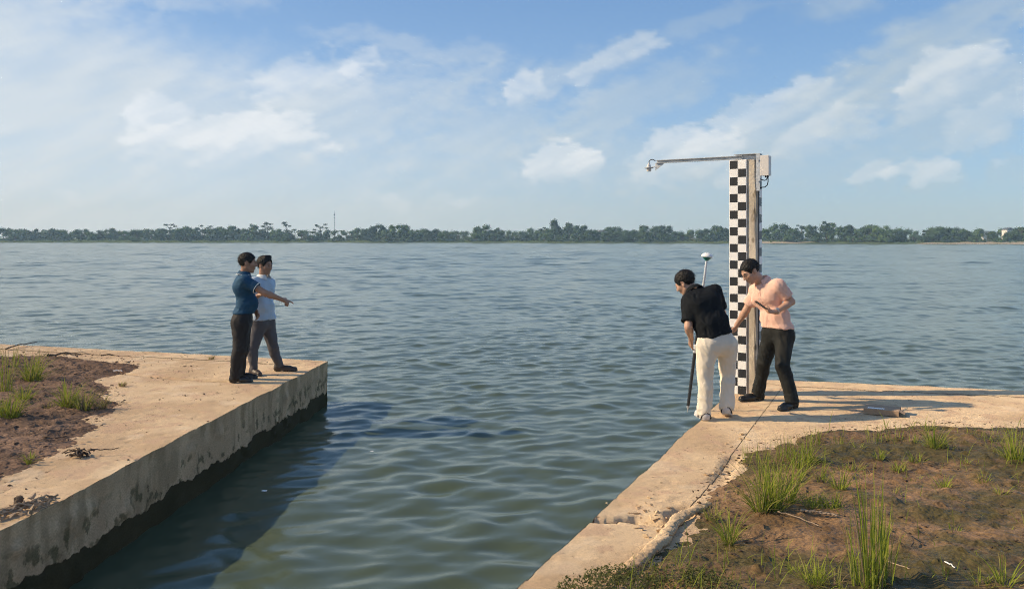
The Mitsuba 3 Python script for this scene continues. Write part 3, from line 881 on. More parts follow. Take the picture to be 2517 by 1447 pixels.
def shoe(key, heel, toe, hgt, w, bsdf, z=0.0, boot=0.0, lift=0.0, label=None):
    """A leather shoe: sole with heel step, rounded toe, ankle shaft."""
    heel, toe = np.array([heel[0], heel[1], 0.0]), np.array([toe[0], toe[1], 0.0])
    f = unit(toe - heel)
    L = np.linalg.norm(toe - heel)
    s = np.array([-f[1], f[0], 0])

    def fn(p):
        q = p - heel
        x, y, zz = q @ f, q @ s, q[:, 2] - z
        zz = zz - lift * np.clip(1 - x / (L * 0.62), 0, 1)
        P = np.column_stack([x, y, zz])
        body = cone(P, (0.042, 0, 0.045), (L * 0.62, 0, 0.036), 0.040, 0.043, (0, 1, 0), w / 0.09)
        body = smin(body, cone(P, (L * 0.55, 0, 0.030), (L - 0.036, 0, 0.028), 0.043, 0.033, (0, 1, 0), w / 0.085), 0.03)
        shaft = cone(P, (0.050, 0, 0.05), (0.056, 0, hgt), 0.042, 0.046 + boot)
        d = smin(body, shaft, 0.05)
        d = np.maximum(d, 0.012 - zz)
        half = w * (0.46 + 0.08 * np.sin(np.clip(x / L, 0, 1) * np.pi * 0.9))
        sole = np.maximum(np.maximum(np.hypot(np.maximum(np.abs(x - L / 2) - (L / 2 - half), 0), y) - half, zz - 0.019), -zz)
        step = np.maximum(0.006 - zz, np.where((x > L * 0.30) & (x < L * 0.42), 0.02 - np.abs(x - L * 0.36), -1))
        sole = np.maximum(sole, step)
        d = np.minimum(d, sole)
        return np.maximum(d, zz - hgt)
    lo, hi = bbox([heel - s * 0.08 - f * 0.05, toe + s * 0.08 + f * 0.04, heel + s * 0.08 - f * 0.05, toe - s * 0.08], 0.02)
    lo[2], hi[2] = z - 0.02, z + hgt + lift + 0.05
    return surface(fn, lo, hi, 0.007, 2)


def collar_mesh(c, axis, fwd, r, gape, h=0.036, flare=0.022, squash=0.86):
    """A folded shirt collar round the neck: stand inside, leaf outside, points in front."""
    R = frame(fwd - np.asarray(axis) * (np.asarray(fwd) @ np.asarray(axis)), axis)
    phi = np.linspace(gape, 2 * np.pi - gape, 40)
    rows = []
    for k, (rr, zz) in enumerate(((r - 0.002, 0.002), (r, h), (r + 0.005, h + 0.003), (r + flare * 0.6, h * 0.45), (r + flare, -0.008), (r + flare - 0.004, -0.010), (r + 0.002, 0.004))):
        front = np.exp(-((np.minimum(phi, 2 * np.pi - phi) - gape) / 0.55) ** 2)
        z = zz - front * (0.030 if k in (4, 5) else 0.006 if k in (1, 2, 3) else 0.010)
        rr2 = rr + front * (0.012 if k in (4, 5) else 0.006)
        rows.append(np.column_stack([np.cos(phi) * rr2, np.sin(phi) * rr2 / squash * 0.92, z]))
    V = np.array(rows)
    m, n = V.shape[:2]
    i, j = np.meshgrid(np.arange(m), np.arange(n - 1), indexing='ij')
    i2 = (i + 1) % m
    F = np.stack([i * n + j, i * n + j + 1, i2 * n + j + 1, i2 * n + j], -1).reshape(-1, 4)
    cap0 = [[0, (k + 1) * n, k * n] for k in range(1, m - 1)]
    cap1 = [[n - 1, k * n + n - 1, (k + 1) * n + n - 1] for k in range(1, m - 1)]
    F = np.vstack([F[:, [0, 1, 2]], F[:, [0, 2, 3]], cap0, cap1])
    return trimesh.Trimesh(V.reshape(-1, 3) @ R.T + np.asarray(c), F, process=False)


def cloth(base, rough_=0.85, weave=420, vary=0.16, sheen=0.3):
    def col(p, n, uv, base=base, vary=vary):
        a = fbm(p.x * 9, p.y * 9, p.z * 9, 3)
        w = noise(p.x * weave, p.y * weave, p.z * weave)
        return mi.Color3f(*base) * (1 - vary + 2 * vary * (0.55 * a + 0.45 * w))
    return {'type': 'twosided', 'bsdf': {'type': 'principled', 'base_color': proc(col), 'roughness': rough_, 'specular': 0.2, 'sheen': sheen}}


def skin_colour(tone):
    def col(p, n, uv, tone=tone):
        a = fbm(p.x * 22, p.y * 22, p.z * 22, 3)
        return mi.Color3f(*tone) * (0.86 + 0.28 * a)
    return {'type': 'principled', 'base_color': proc(col), 'roughness': 0.48, 'specular': 0.4}


def hair_colour(p, n, uv):
    s = noise(p.x * 130, p.y * 130, p.z * 35)
    return mi.Color3f(0.0055, 0.0052, 0.0055) * (0.5 + 1.4 * s)


scene['skin_look'] = skin_colour((0.36, 0.205, 0.135))
scene['fair_skin_look'] = skin_colour((0.47, 0.285, 0.20))
scene['hair_look'] = {'type': 'twosided', 'bsdf': {'type': 'principled', 'base_color': proc(hair_colour), 'roughness': 0.6, 'specular': 0.3}}
scene['eye_look'] = {'type': 'principled', 'base_color': {'type': 'rgb', 'value': [0.03, 0.02, 0.015]}, 'roughness': 0.15}
scene['lip_look'] = {'type': 'principled', 'base_color': {'type': 'rgb', 'value': [0.30, 0.125, 0.10]}, 'roughness': 0.4}
scene['teal_polo_look'] = cloth((0.014, 0.062, 0.125), 0.8)
scene['light_shirt_look'] = cloth((0.42, 0.52, 0.63), 0.75, vary=0.08)
scene['white_trim_look'] = cloth((0.66, 0.68, 0.68), 0.75, vary=0.06)
scene['black_shirt_look'] = cloth((0.0065, 0.0085, 0.011), 0.85, vary=0.2, sheen=0.05)
scene['salmon_polo_look'] = cloth((0.74, 0.475, 0.385), 0.85, vary=0.07)
scene['charcoal_trousers_look'] = cloth((0.021, 0.021, 0.023), 0.7, vary=0.2)
scene['grey_trousers_look'] = cloth((0.090, 0.088, 0.098), 0.7, vary=0.15)
scene['cream_trousers_look'] = cloth((0.66, 0.60, 0.50), 0.85, vary=0.07)
scene['dark_trousers_look'] = cloth((0.015, 0.016, 0.015), 0.7, vary=0.2)
scene['black_leather_look'] = {'type': 'principled', 'base_color': {'type': 'rgb', 'value': [0.014, 0.013, 0.012]}, 'roughness': 0.33, 'specular': 0.5}
scene['brown_leather_look'] = {'type': 'principled', 'base_color': {'type': 'rgb', 'value': [0.055, 0.042, 0.036]}, 'roughness': 0.45, 'specular': 0.4}
scene['pale_sandal_look'] = {'type': 'principled', 'base_color': {'type': 'rgb', 'value': [0.55, 0.52, 0.50]}, 'roughness': 0.6}
scene['black_plastic_look'] = {'type': 'principled', 'base_color': {'type': 'rgb', 'value': [0.016, 0.016, 0.018]}, 'roughness': 0.35}


def person(key, J, look, opt):
    """look: BSDF keys of skin, shirt, trousers, shoes; opt: pose and cut."""
    J = {k: np.array(v, float) for k, v in J.items()}
    o = opt
    side = unit(J['shL'] - J['shR'])
    hside = unit(J['hipL'] - J['hipR'])
    up = unit(J['neck'] - J['pelvis'])
    fwd = unit(np.cross(side, up))
    hf = unit(np.cross(hside, [0, 0, 1]))
    g = o.get('girth', 1.0)
    hs = o.get('head', 1.0)
    HR = frame(o['gaze'], np.asarray(o.get('tilt', (0, 0, 1)), float) - unit(o['gaze']) * (np.asarray(o.get('tilt', (0, 0, 1))) @ unit(o['gaze'])))
    hc = J['head']
    neck_top = hc + HR @ np.array([-0.022, 0, -0.055]) * hs
    hands = []
    for s in 'RL':
        h = o['hand' + s]
        hands.append(hand_prims(J['wr' + s], J['tip' + s], h['palm'], h['side'], h.get('curl', 0.4), h.get('spread', 0.0), h.get('point', False)))

    def torso(p, e=0.0, skin=True):
        d = cone(p, J['pelvis'] - hside * 0.06 + [0, 0, 0.02], J['pelvis'] + hside * 0.06 + [0, 0, 0.02], 0.100 * o.get('hips', 1.0) + e, 0.100 * o.get('hips', 1.0) + e)
        d = smin(d, cone(p, J['belly'] - side * 0.055 + fwd * o.get('paunch', 0.0), J['belly'] + side * 0.055 + fwd * o.get('paunch', 0.0), 0.108 * g + e, 0.108 * g + e), 0.10)
        d = smin(d, cone(p, J['chest'] - side * 0.075, J['chest'] + side * 0.075, 0.108 * g + e, 0.108 * g + e), 0.10)
        nb = J['neck'] - up * 0.035
        for s in 'RL':
            d = smin(d, cone(p, nb - up * 0.02, J['sh' + s], 0.055 + e, 0.056 + e), 0.07)
        return d

    def arm(p, s, e=0.0, lower=True):
        d = cone(p, J['sh' + s], J['el' + s], 0.054 + e, 0.040 + e)
        if lower:
            m = J['el' + s] + (J['wr' + s] - J['el' + s]) * 0.3
            d = smin(d, cone(p, J['el' + s], m, 0.039, 0.041), 0.02)
            d = smin(d, cone(p, m, J['wr' + s], 0.041, 0.026, ), 0.02)
        return d

    def legs(p, e=0.0, k=0.03, wide=1.0):
        d = None
        for s in 'RL':
            a = cone(p, J['hip' + s], J['kn' + s], 0.092 * min(g, 1.06) + e, 0.058 * wide + e * 1.1)
            c = J['kn' + s] + (J['an' + s] - J['kn' + s]) * 0.30 - hf * 0.012
            a = smin(a, cone(p, J['kn' + s], c, 0.057 * wide + e * 1.1, 0.056 * wide + e * 1.1), 0.012)
            a = smin(a, cone(p, c, J['an' + s], 0.055 * wide + e, o.get('hem', 0.040) + e), 0.012)
            d = a if d is None else smin(d, a, k)
        return d

    def body(p):
        d = torso(p, -0.012)
        d = smin(d, cone(p, J['neck'] - up * 0.03, neck_top, 0.058, 0.054), 0.03)
        d = smin(d, head_sdf(p, hc, HR, hs), 0.025)
        for s, (palm, fingers) in zip('RL', hands):
            a = arm(p, s)
            h = np.full(len(p), 9.0, np.float32)
            near = far(p, J['wr' + s]) < 0.27
            if near.any():
                q = p[near]
                hp = np.full(len(q), 9.0, np.float32)
                for x in palm:
                    hp = smin(hp, cone(q, *x), 0.014)
                for x in fingers:
                    hp = smin(hp, cone(q, *x), 0.0055)
                h[near] = hp
            d = smin(d, smin(a, h, 0.018), 0.03)
        d = smin(d, legs(p, -0.012), 0.05)
        for s in 'RL':
            d = smin(d, cone(p, J['an' + s], J['toe' + s] + np.array([0, 0, 0.0]), 0.026, 0.016), 0.03)
        return d

    pts = [v for v in J.values()] + [hc + [0, 0, 0.14 * hs]]
    for palm, fingers in hands:
        pts += [x[1] for x in fingers]
    lo, hi = bbox(pts, 0.16)
    lo[2] = -0.02
    add(f'{key}__body', surface(body, lo, hi, 0.007, 2), look['skin'], True)

    # hair
    def hair(p):
        return hair_sdf(p, hc, HR, hs, o.get('hairlift', 0.004), o.get('quiff', 0))
    hm = surface(hair, hc - 0.19 * hs, hc + 0.19 * hs, 0.005, 2)
    folds(hm, o.get('tousle', 0.0055), 62, 3, axes=np.diag([1, 1, 0.45]))
    # loose strands lying over it
    hr = np.random.default_rng(o.get('seed', 1) + 70)
    hv, hn = np.array(hm.vertices), np.array(hm.vertex_normals)
    local = (hv - hc) @ HR
    pick = hr.choice(np.flatnonzero((hn * (hv - hc)).sum(1) > 0.02), 900)
    flow = HR @ np.array([-0.55, 0, -0.75])
    t = flow + hr.normal(size=(900, 3)) * 0.45 + hn[pick] * 0.35
    t /= np.linalg.norm(t, axis=1, keepdims=True)
    L = hr.uniform(0.014, 0.034, 900)[:, None]
    sd = np.cross(t, hn[pick]) * 0.0011
    p0 = hv[pick] - hn[pick] * 0.002
    V = np.stack([p0 - sd, p0 + sd, p0 + t * L * 0.55 + hn[pick] * 0.004, p0 + t * L + hn[pick] * 0.003 - sd * 0.2], 1).reshape(-1, 3)
    q = np.arange(900)[:, None] * 4
    hm = cat(hm, trimesh.Trimesh(V, np.vstack([q + [0, 1, 2], q + [1, 3, 2]]), process=False))
    add(f'{key}__hair', hm, 'hair_look', True)
    # brows, eyes, lips
    for nm, a, b, r, lk in (('eyebrow', (0.093, 0.016, 0.030), (0.079, 0.050, 0.029), 0.0048, 'hair_look'), ('eye', (0.0905, 0.026, 0.005), (0.0865, 0.038, 0.005), 0.0052, 'eye_look')):
        for k, sg in enumerate((1, -1)):
            q = [hc + HR @ (np.array(v) * [1, sg, 1]) * hs for v in (a, (np.array(a) + b) / 2 + [0.002, 0, 0.002], b)]
            add(f'{key}__{nm}' + ('' if k == 0 else '_001'), tube(q, np.array([0.6, 1.0, 0.6]) * r * hs, 8), lk, True)
    q = [hc + HR @ np.array(v) * hs for v in ((0.083, -0.022, -0.0585), (0.0955, -0.008, -0.058), (0.0955, 0.008, -0.058), (0.083, 0.022, -0.0585))]
    add(f'{key}__mouth', tube(q, np.array([0.4, 1, 1, 0.4]) * 0.0042 * hs, 8), 'lip_look', True)

    # trousers' seat, which the shirt hangs over
    et = o.get('leg_ease', 0.014)
    hg = o.get('hips', 1.0)

    def seat(p):
        d = cone(p, J['pelvis'] - hside * 0.068 + [0, 0, 0.02], J['pelvis'] + hside * 0.068 + [0, 0, 0.02], 0.112 * hg + et * 0.5, 0.112 * hg + et * 0.5, hf, 0.96)
        d = smin(d, cone(p, J['pelvis'] - hf * 0.028 - hside * 0.055 - [0, 0, 0.045], J['pelvis'] - hf * 0.028 + hside * 0.055 - [0, 0, 0.045], 0.096 * hg + et * 0.5, 0.096 * hg + et * 0.5), 0.05)
        return smin(d, cone(p, J['pelvis'], J['pelvis'] + up * 0.10, 0.108 * hg, 0.10 * hg, fwd, 0.92), 0.05)

    # shirt
    e = o.get('shirt_ease', 0.014)
    hem_c, hem_n = np.array(o['hem_c']) if 'hem_c' in o else J['pelvis'] + np.array([0, 0, o.get('hem_z', 0.05)]), unit(o.get('hem_n', (0, 0, 1)))
    cut = o.get('sleeve', 0.62)

    def shirt(p):
        d = torso(p, e)
        d = smin(d, seat(p) - 0.009, 0.03)
        for s in 'RL':
            a, b = J['sh' + s], J['el' + s]
            ax = unit(b - a)
            t = (p - a) @ ax / np.linalg.norm(b - a)
            sl = cone(p, a - ax * 0.01, a + (b - a) * 1.0, 0.055 + e, 0.054 + e)
            d = smin(d, np.maximum(sl, (t - cut) * np.linalg.norm(b - a)), 0.035)
        d = np.maximum(d, -(p - hem_c) @ hem_n)
        nk = cone(p, J['neck'] - up * 0.012, J['neck'] + up * 0.20 + fwd * 0.05, 0.058, 0.085)
        return np.maximum(d, -nk)
    lo, hi = bbox([J[k] for k in ('shR', 'shL', 'elR', 'elL', 'neck', 'pelvis', 'belly', 'chest')], 0.20)
    sm = surface(shirt, lo, hi, 0.009, 2)
    wl = lambda v: 0.35 + 0.75 * sstep(0.30, -0.10, (v - J['belly']) @ up) + 0.5 * sstep(0.20, 0.08, np.minimum(np.linalg.norm(v - J['shR'], axis=1), np.linalg.norm(v - J['shL'], axis=1)))
    folds(sm, o.get('crease', 0.010), 11, o.get('seed', 1), wl, o.get('fold_axes'))
    folds(sm, o.get('crease', 0.010) * 0.15, 24, o.get('seed', 1) + 5, wl)
    add(f'{key}__shirt', sm, look['shirt'], True)
    if 'collar' in look:
        add(f'{key}__shirt__collar', collar_mesh(J['neck'] + fwd * 0.004 + up * o.get('collar_up', 0.018), unit(neck_top - J['neck'] + up * 0.25), fwd, 0.064, o.get('gape', 0.5), 0.034, 0.034), look['collar'], True)
    if 'tipping' in look:
        for k, (zz, rr) in enumerate(((-0.005, 0.1005),)):
            ring = []
            ax_ = unit(neck_top - J['neck'] + up * 0.25)
            Rr = frame(fwd - ax_ * (fwd @ ax_), ax_)
            for ph in np.linspace(0.7, 2 * np.pi - 0.7, 30):
                ring.append(J['neck'] + fwd * 0.004 + up * 0.018 + Rr @ np.array([math.cos(ph) * rr, math.sin(ph) * rr * 1.06, zz]))
            add(f'{key}__shirt__trim', tube(ring, 0.0035, 6), look['tipping'], True)
    if 'placket' in o:
        v = np.array(sm.vertices)
        rel = v - J['neck']
        strip = np.abs(rel @ side) < 0.016
        h, dist = rel @ up, rel @ fwd
        pts = []
        for z in np.arange(-0.075, -o['placket'], -0.018):
            m = strip & (np.abs(h - z) < 0.011)
            if m.any():
                k = np.argmax(np.where(m, dist, -9))
                pts.append(J['neck'] + up * z + fwd * (dist[k] + 0.0005))
        pts = np.array(pts)
        strips = []
        for off in (-0.017, 0.017):
            strips.append(tube(pts + side * off - fwd * 0.003, 0.0042, 6))
        add(f'{key}__shirt__placket', cat(*strips), look.get('placket', look['shirt']), True)
        for k, z in enumerate(pts[1::4]):
            b = trimesh.creation.icosphere(1, 0.006)
            b.apply_translation(z + fwd * 0.001)
            add(f'{key}__shirt__button' + ('' if k == 0 else f'_{k:03d}'), b, 'white_trim_look', True)
    for k, s in enumerate('RL'):
        if look.get('cuff'):
            a, b = J['sh' + s], J['el' + s]
            ax = unit(b - a)
            Rr = frame(np.cross(ax, [0.3, 0.5, 0.8]), ax)
            c0 = a + (b - a) * cut
            ring = [c0 + Rr @ np.array([math.cos(x) * (0.0585 + e), math.sin(x) * (0.0585 + e), -0.004]) for x in np.linspace(0, 2 * np.pi, 26)]
            add(f'{key}__shirt__cuff' + ('' if k == 0 else '_001'), tube(ring, 0.0042, 6), look['cuff'], True)

    # trousers
    def trousers(p):
        d = legs(p, et, 0.025, o.get('wide', 1.0))
        d = smin(d, seat(p), 0.05)
        for s in 'RL':
            ax = unit(J['an' + s] - J['kn' + s])
            d = np.where((far(p, J['an' + s]) < 0.22), np.maximum(d, (p - J['an' + s]) @ ax - o.get('break', 0.035)), d)
        d = np.maximum(d, (p - J['pelvis']) @ up - 0.13)
        return np.maximum(d, 0.016 - p[:, 2])
    lo, hi = bbox([J[k] for k in ('hipR', 'hipL', 'knR', 'knL', 'anR', 'anL', 'pelvis')], 0.19)
    lo[2] = -0.01
    tm = surface(trousers, lo, hi, 0.009, 2)

    def lw(v):
        w = np.full(len(v), 0.25)
        for s in 'RL':
            w += 0.7 * np.exp(-(np.linalg.norm(v - J['kn' + s], axis=1) / 0.13) ** 2) + 0.55 * np.exp(-(np.linalg.norm(v - J['an' + s], axis=1) / 0.15) ** 2) + 0.5 * np.exp(-(np.linalg.norm(v - J['hip' + s], axis=1) / 0.14) ** 2)
        return w
    lc = o.get('leg_crease', 0.009)
    folds(tm, lc * 0.8, 9, o.get('seed', 1) + 11, None, np.array([[1.5, 0, 0.5], [0, 1.5, -0.4], [-0.2, 0.1, 0.55]]))
    folds(tm, lc, 10, o.get('seed', 1) + 13, lambda v: lw(v) - 0.25, np.array([[1, 0, 0.9], [0, 1, 0.7], [-0.7, -0.5, 1.1]]))
    folds(tm, lc * 0.12, 24, o.get('seed', 1) + 15, lw, np.array([[1, 0, 0.6], [0, 1, 0.5], [-0.5, -0.4, 1.1]]))
    add(f'{key}__trousers', tm, look['trousers'], True)

    # shoes
    for k, s in enumerate('RL'):
        an, toe = J['an' + s], J['toe' + s]
        f = unit((toe - an) * [1, 1, 0])
        tail = o.get('tail', 0.075)
        end = toe + f * 0.055
        m = shoe(key, (an - f * tail)[:2], end[:2], o.get('shaft', 0.10), o.get('foot', 0.088), None, 0.004, o.get('boot', 0.0), o.get('lift' + s, 0.0))
        add(f'{key}__shoe' + ('' if k == 0 else '_001'), m, look['shoe'], True)
    return dict(J=J, HR=HR, hc=hc, hs=hs, fwd=fwd, up=up, side=side, hands=hands)


for nm, foot in (('A', 'RL'), ('B', 'RL'), ('C', 'RL'), ('D', 'RL')):
    for s in foot:
        JOINTS[nm]['an' + s] = (*JOINTS[nm]['an' + s][:2], 0.085)
        JOINTS[nm]['toe' + s] = (*JOINTS[nm]['toe' + s][:2], 0.034)
JOINTS['C']['anR'] = (*JOINTS['C']['anR'][:2], 0.125)

P1 = person('person', JOINTS['A'], dict(skin='skin_look', shirt='teal_polo_look', collar='teal_polo_look', tipping='white_trim_look', cuff='white_trim_look', trousers='charcoal_trousers_look', shoe='black_leather_look'),
            dict(gaze=(0.97, 0.16, -0.12), girth=1.10, hips=0.98, paunch=0.035, head=1.06, hem_z=0.075, sleeve=0.60, leg_ease=0.020, wide=1.05, hem=0.046, seed=2, crease=0.009, fold_axes=np.diag([1, 1, 1.5]),
                 handR=dict(palm=(0.1, 0.75, -0.65), side=(0.1, 0.6, 0.75), curl=1.15, point=True), handL=dict(palm=(-0.2, -0.9, -0.3), side=(0.8, 0, 0.5), curl=0.5)))
tag('person', 'man in teal blue polo and charcoal trousers pointing over the water with one arm', 'person')

P2 = person('person_001', JOINTS['B'], dict(skin='skin_look', shirt='light_shirt_look', collar='white_trim_look', trousers='grey_trousers_look', shoe='brown_leather_look'),
            dict(gaze=(0.90, -0.40, -0.14), girth=0.98, head=1.03, hem_z=0.02, sleeve=0.85, shirt_ease=0.018, leg_ease=0.010, quiff=0.019, hairlift=0.007, tousle=0.006, seed=8, crease=0.008, gape=0.42, placket=0.56,
                 handR=dict(palm=(-0.3, 0.6, -0.6), side=(0.5, -0.3, 0.7), curl=0.8), handL=dict(palm=(-0.5, 0.8, 0), side=(-0.2, -0.3, 0.9), curl=0.6)))
tag('person_001', 'man in untucked light blue shirt and grey trousers looking right beside the man who points', 'person')

P3 = person('person_002', JOINTS['C'], dict(skin='fair_skin_look', shirt='black_shirt_look', collar='black_shirt_look', trousers='cream_trousers_look', shoe='pale_sandal_look'),
            dict(gaze=(-0.66, 0.50, -0.52), tilt=(-0.35, 0.1, 0.9), girth=1.09, hips=0.95, head=1.08, hem_c=(2.125, 8.88, 0.855), hem_n=(-0.27, 0.12, 0.96), sleeve=0.80, shirt_ease=0.020, leg_ease=0.015, wide=1.0, hem=0.058, foot=0.092,
                 seed=15, crease=0.010, gape=0.5, leg_crease=0.011, shaft=0.075, liftR=0.055, fold_axes=np.diag([1.6, 1, 0.7]),
                 handR=dict(palm=(-0.2, 0.9, 0), side=(-0.1, 0.1, 0.95), curl=1.25), handL=dict(palm=(0.8, 0.2, 0.3), side=(0.1, 0.8, 0.2), curl=0.25)))
tag('person_002', 'man seen from behind in black polo and cream trousers bending beside the survey pole', 'person')

P4 = person('person_003', JOINTS['D'], dict(skin='fair_skin_look', shirt='salmon_polo_look', collar='salmon_polo_look', trousers='dark_trousers_look', shoe='black_leather_look'),
            dict(gaze=(-0.72, -0.26, -0.56), tilt=(-0.3, 0, 0.9), girth=0.98, head=1.06, hem_c=(2.985, 9.62, 0.865), hem_n=(0.05, 0.0, 0.99), sleeve=0.70, shirt_ease=0.016, leg_ease=0.014, hem=0.056, seed=23, crease=0.010,
                 fold_axes=np.array([[1, 0, 0.8], [0, 1, 0], [-0.5, 0, 0.7]]), gape=0.55, placket=0.22, shaft=0.16, boot=0.006, foot=0.096,
                 handR=dict(palm=(-0.4, 0.5, -0.6), side=(-0.5, -0.6, 0.2), curl=0.45), handL=dict(palm=(-0.3, -0.2, 0.9), side=(-0.3, 0.8, 0.3), curl=0.85)))
tag('person_003', 'man with glasses in salmon polo and black trousers leaning towards the checkered column', 'person')

# dark straps of the pale sandals
for k, s in enumerate('RL'):
    an, toe = P3['J']['an' + s], P3['J']['toe' + s]
    f_ = unit((toe - an) * [1, 1, 0])
    s_ = np.array([-f_[1], f_[0], 0])
    rise = 0.05 if s == 'R' else 0.0
    for q, (back, hh, rad) in enumerate(((-0.045, 0.052, 0.052), (0.055, 0.040, 0.052))):
        c_ = an * [1, 1, 0] + f_ * back + [0, 0, rise * (1 if q == 0 else 0.45)]
        ring = [c_ + s_ * math.cos(t) * rad + np.array([0, 0, 0.02 + math.sin(t) * (hh + 0.012)]) - f_ * 0.028 * math.sin(t) * (q == 0) for t in np.linspace(0, np.pi, 16)]
        add(f'person_002__shoe' + ('' if k == 0 else '_001') + '__strap' + ('' if q == 0 else '_001'), tube(ring, 0.0065, 6), 'black_leather_look', True)

# his glasses and wrist watch
H = lambda v, P: P['hc'] + P['HR'] @ np.array(v, float) * P['hs']
gl = []
for sg in (1, -1):
    ring = [H((0.098 - 0.10 * abs(0.032 * 0 + 0.022 * math.cos(t)) * 0.3, sg * (0.033 + 0.023 * math.cos(t)), 0.004 + 0.017 * math.sin(t)), P4) for t in np.linspace(0, 2 * np.pi, 22)]
    gl.append(tube(ring, 0.0016, 6))
    gl.append(tube([H((0.096, sg * 0.056, 0.010), P4), H((0.05, sg * 0.078, 0.010), P4), H((-0.002, sg * 0.083, 0.014), P4)], 0.0018, 6))
gl.append(tube([H((0.100, -0.010, 0.010), P4), H((0.104, 0, 0.013), P4), H((0.100, 0.010, 0.010), P4)], 0.0018, 6))
add('glasses', cat(*gl), 'black_plastic_look', True, 'thin dark framed glasses worn by the man in the salmon polo', 'glasses')
Jd = P4['J']
ax = unit(Jd['wrL'] - Jd['elL'])
Rw = frame(np.cross(ax, [0, 0, 1]), ax)
wc = Jd['wrL'] - ax * 0.015
scene['steel_look'] = {'type': 'principled', 'base_color': {'type': 'rgb', 'value': [0.62, 0.63, 0.64]}, 'metallic': 0.9, 'roughness': 0.3}
add('wrist_watch__strap', tube([wc + Rw @ np.array([math.cos(t) * 0.032, math.sin(t) * 0.032, 0]) for t in np.linspace(0, 2 * np.pi, 28)], 0.006, 8), 'steel_look', True)
face = lathe([(0, -0.004), (0.017, -0.004), (0.019, 0), (0.017, 0.005), (0, 0.006)])
fm = np.eye(4)
nrm = unit(np.array([-0.5, -0.8, 0.3]) - ax * (np.array([-0.5, -0.8, 0.3]) @ ax))
fm[:3, :3] = frame(ax, nrm)
fm[:3, 3] = wc + nrm * 0.036
face.apply_transform(fm)
add('wrist_watch__dial', face, 'steel_look', 30)
tag('wrist_watch', 'silver wrist watch on the left wrist of the man in salmon', 'watch')

# the phone in his left hand
ph = box(0.150, 0.074, 0.009, bevel=0.003)
scr = box(0.142, 0.067, 0.0012, (0, 0, 0.0049))
pm = np.eye(4)
pd = unit(np.array([-0.80, 0.10, 0.58]))
pn = unit(np.array([0.42, 0.10, 0.90]) - pd * (np.array([0.42, 0.10, 0.90]) @ pd))
pm[:3, :3] = np.column_stack([pd, np.cross(pn, pd), pn])
pm[:3, 3] = Jd['tipL'] + np.array([-0.065, -0.01, 0.075])
for m in (ph, scr):
    m.apply_transform(pm)
add('phone__case', ph, 'black_plastic_look')
add('phone__screen', scr, 'eye_look')
tag('phone', 'black phone held in the left hand of the man in salmon', 'phone')
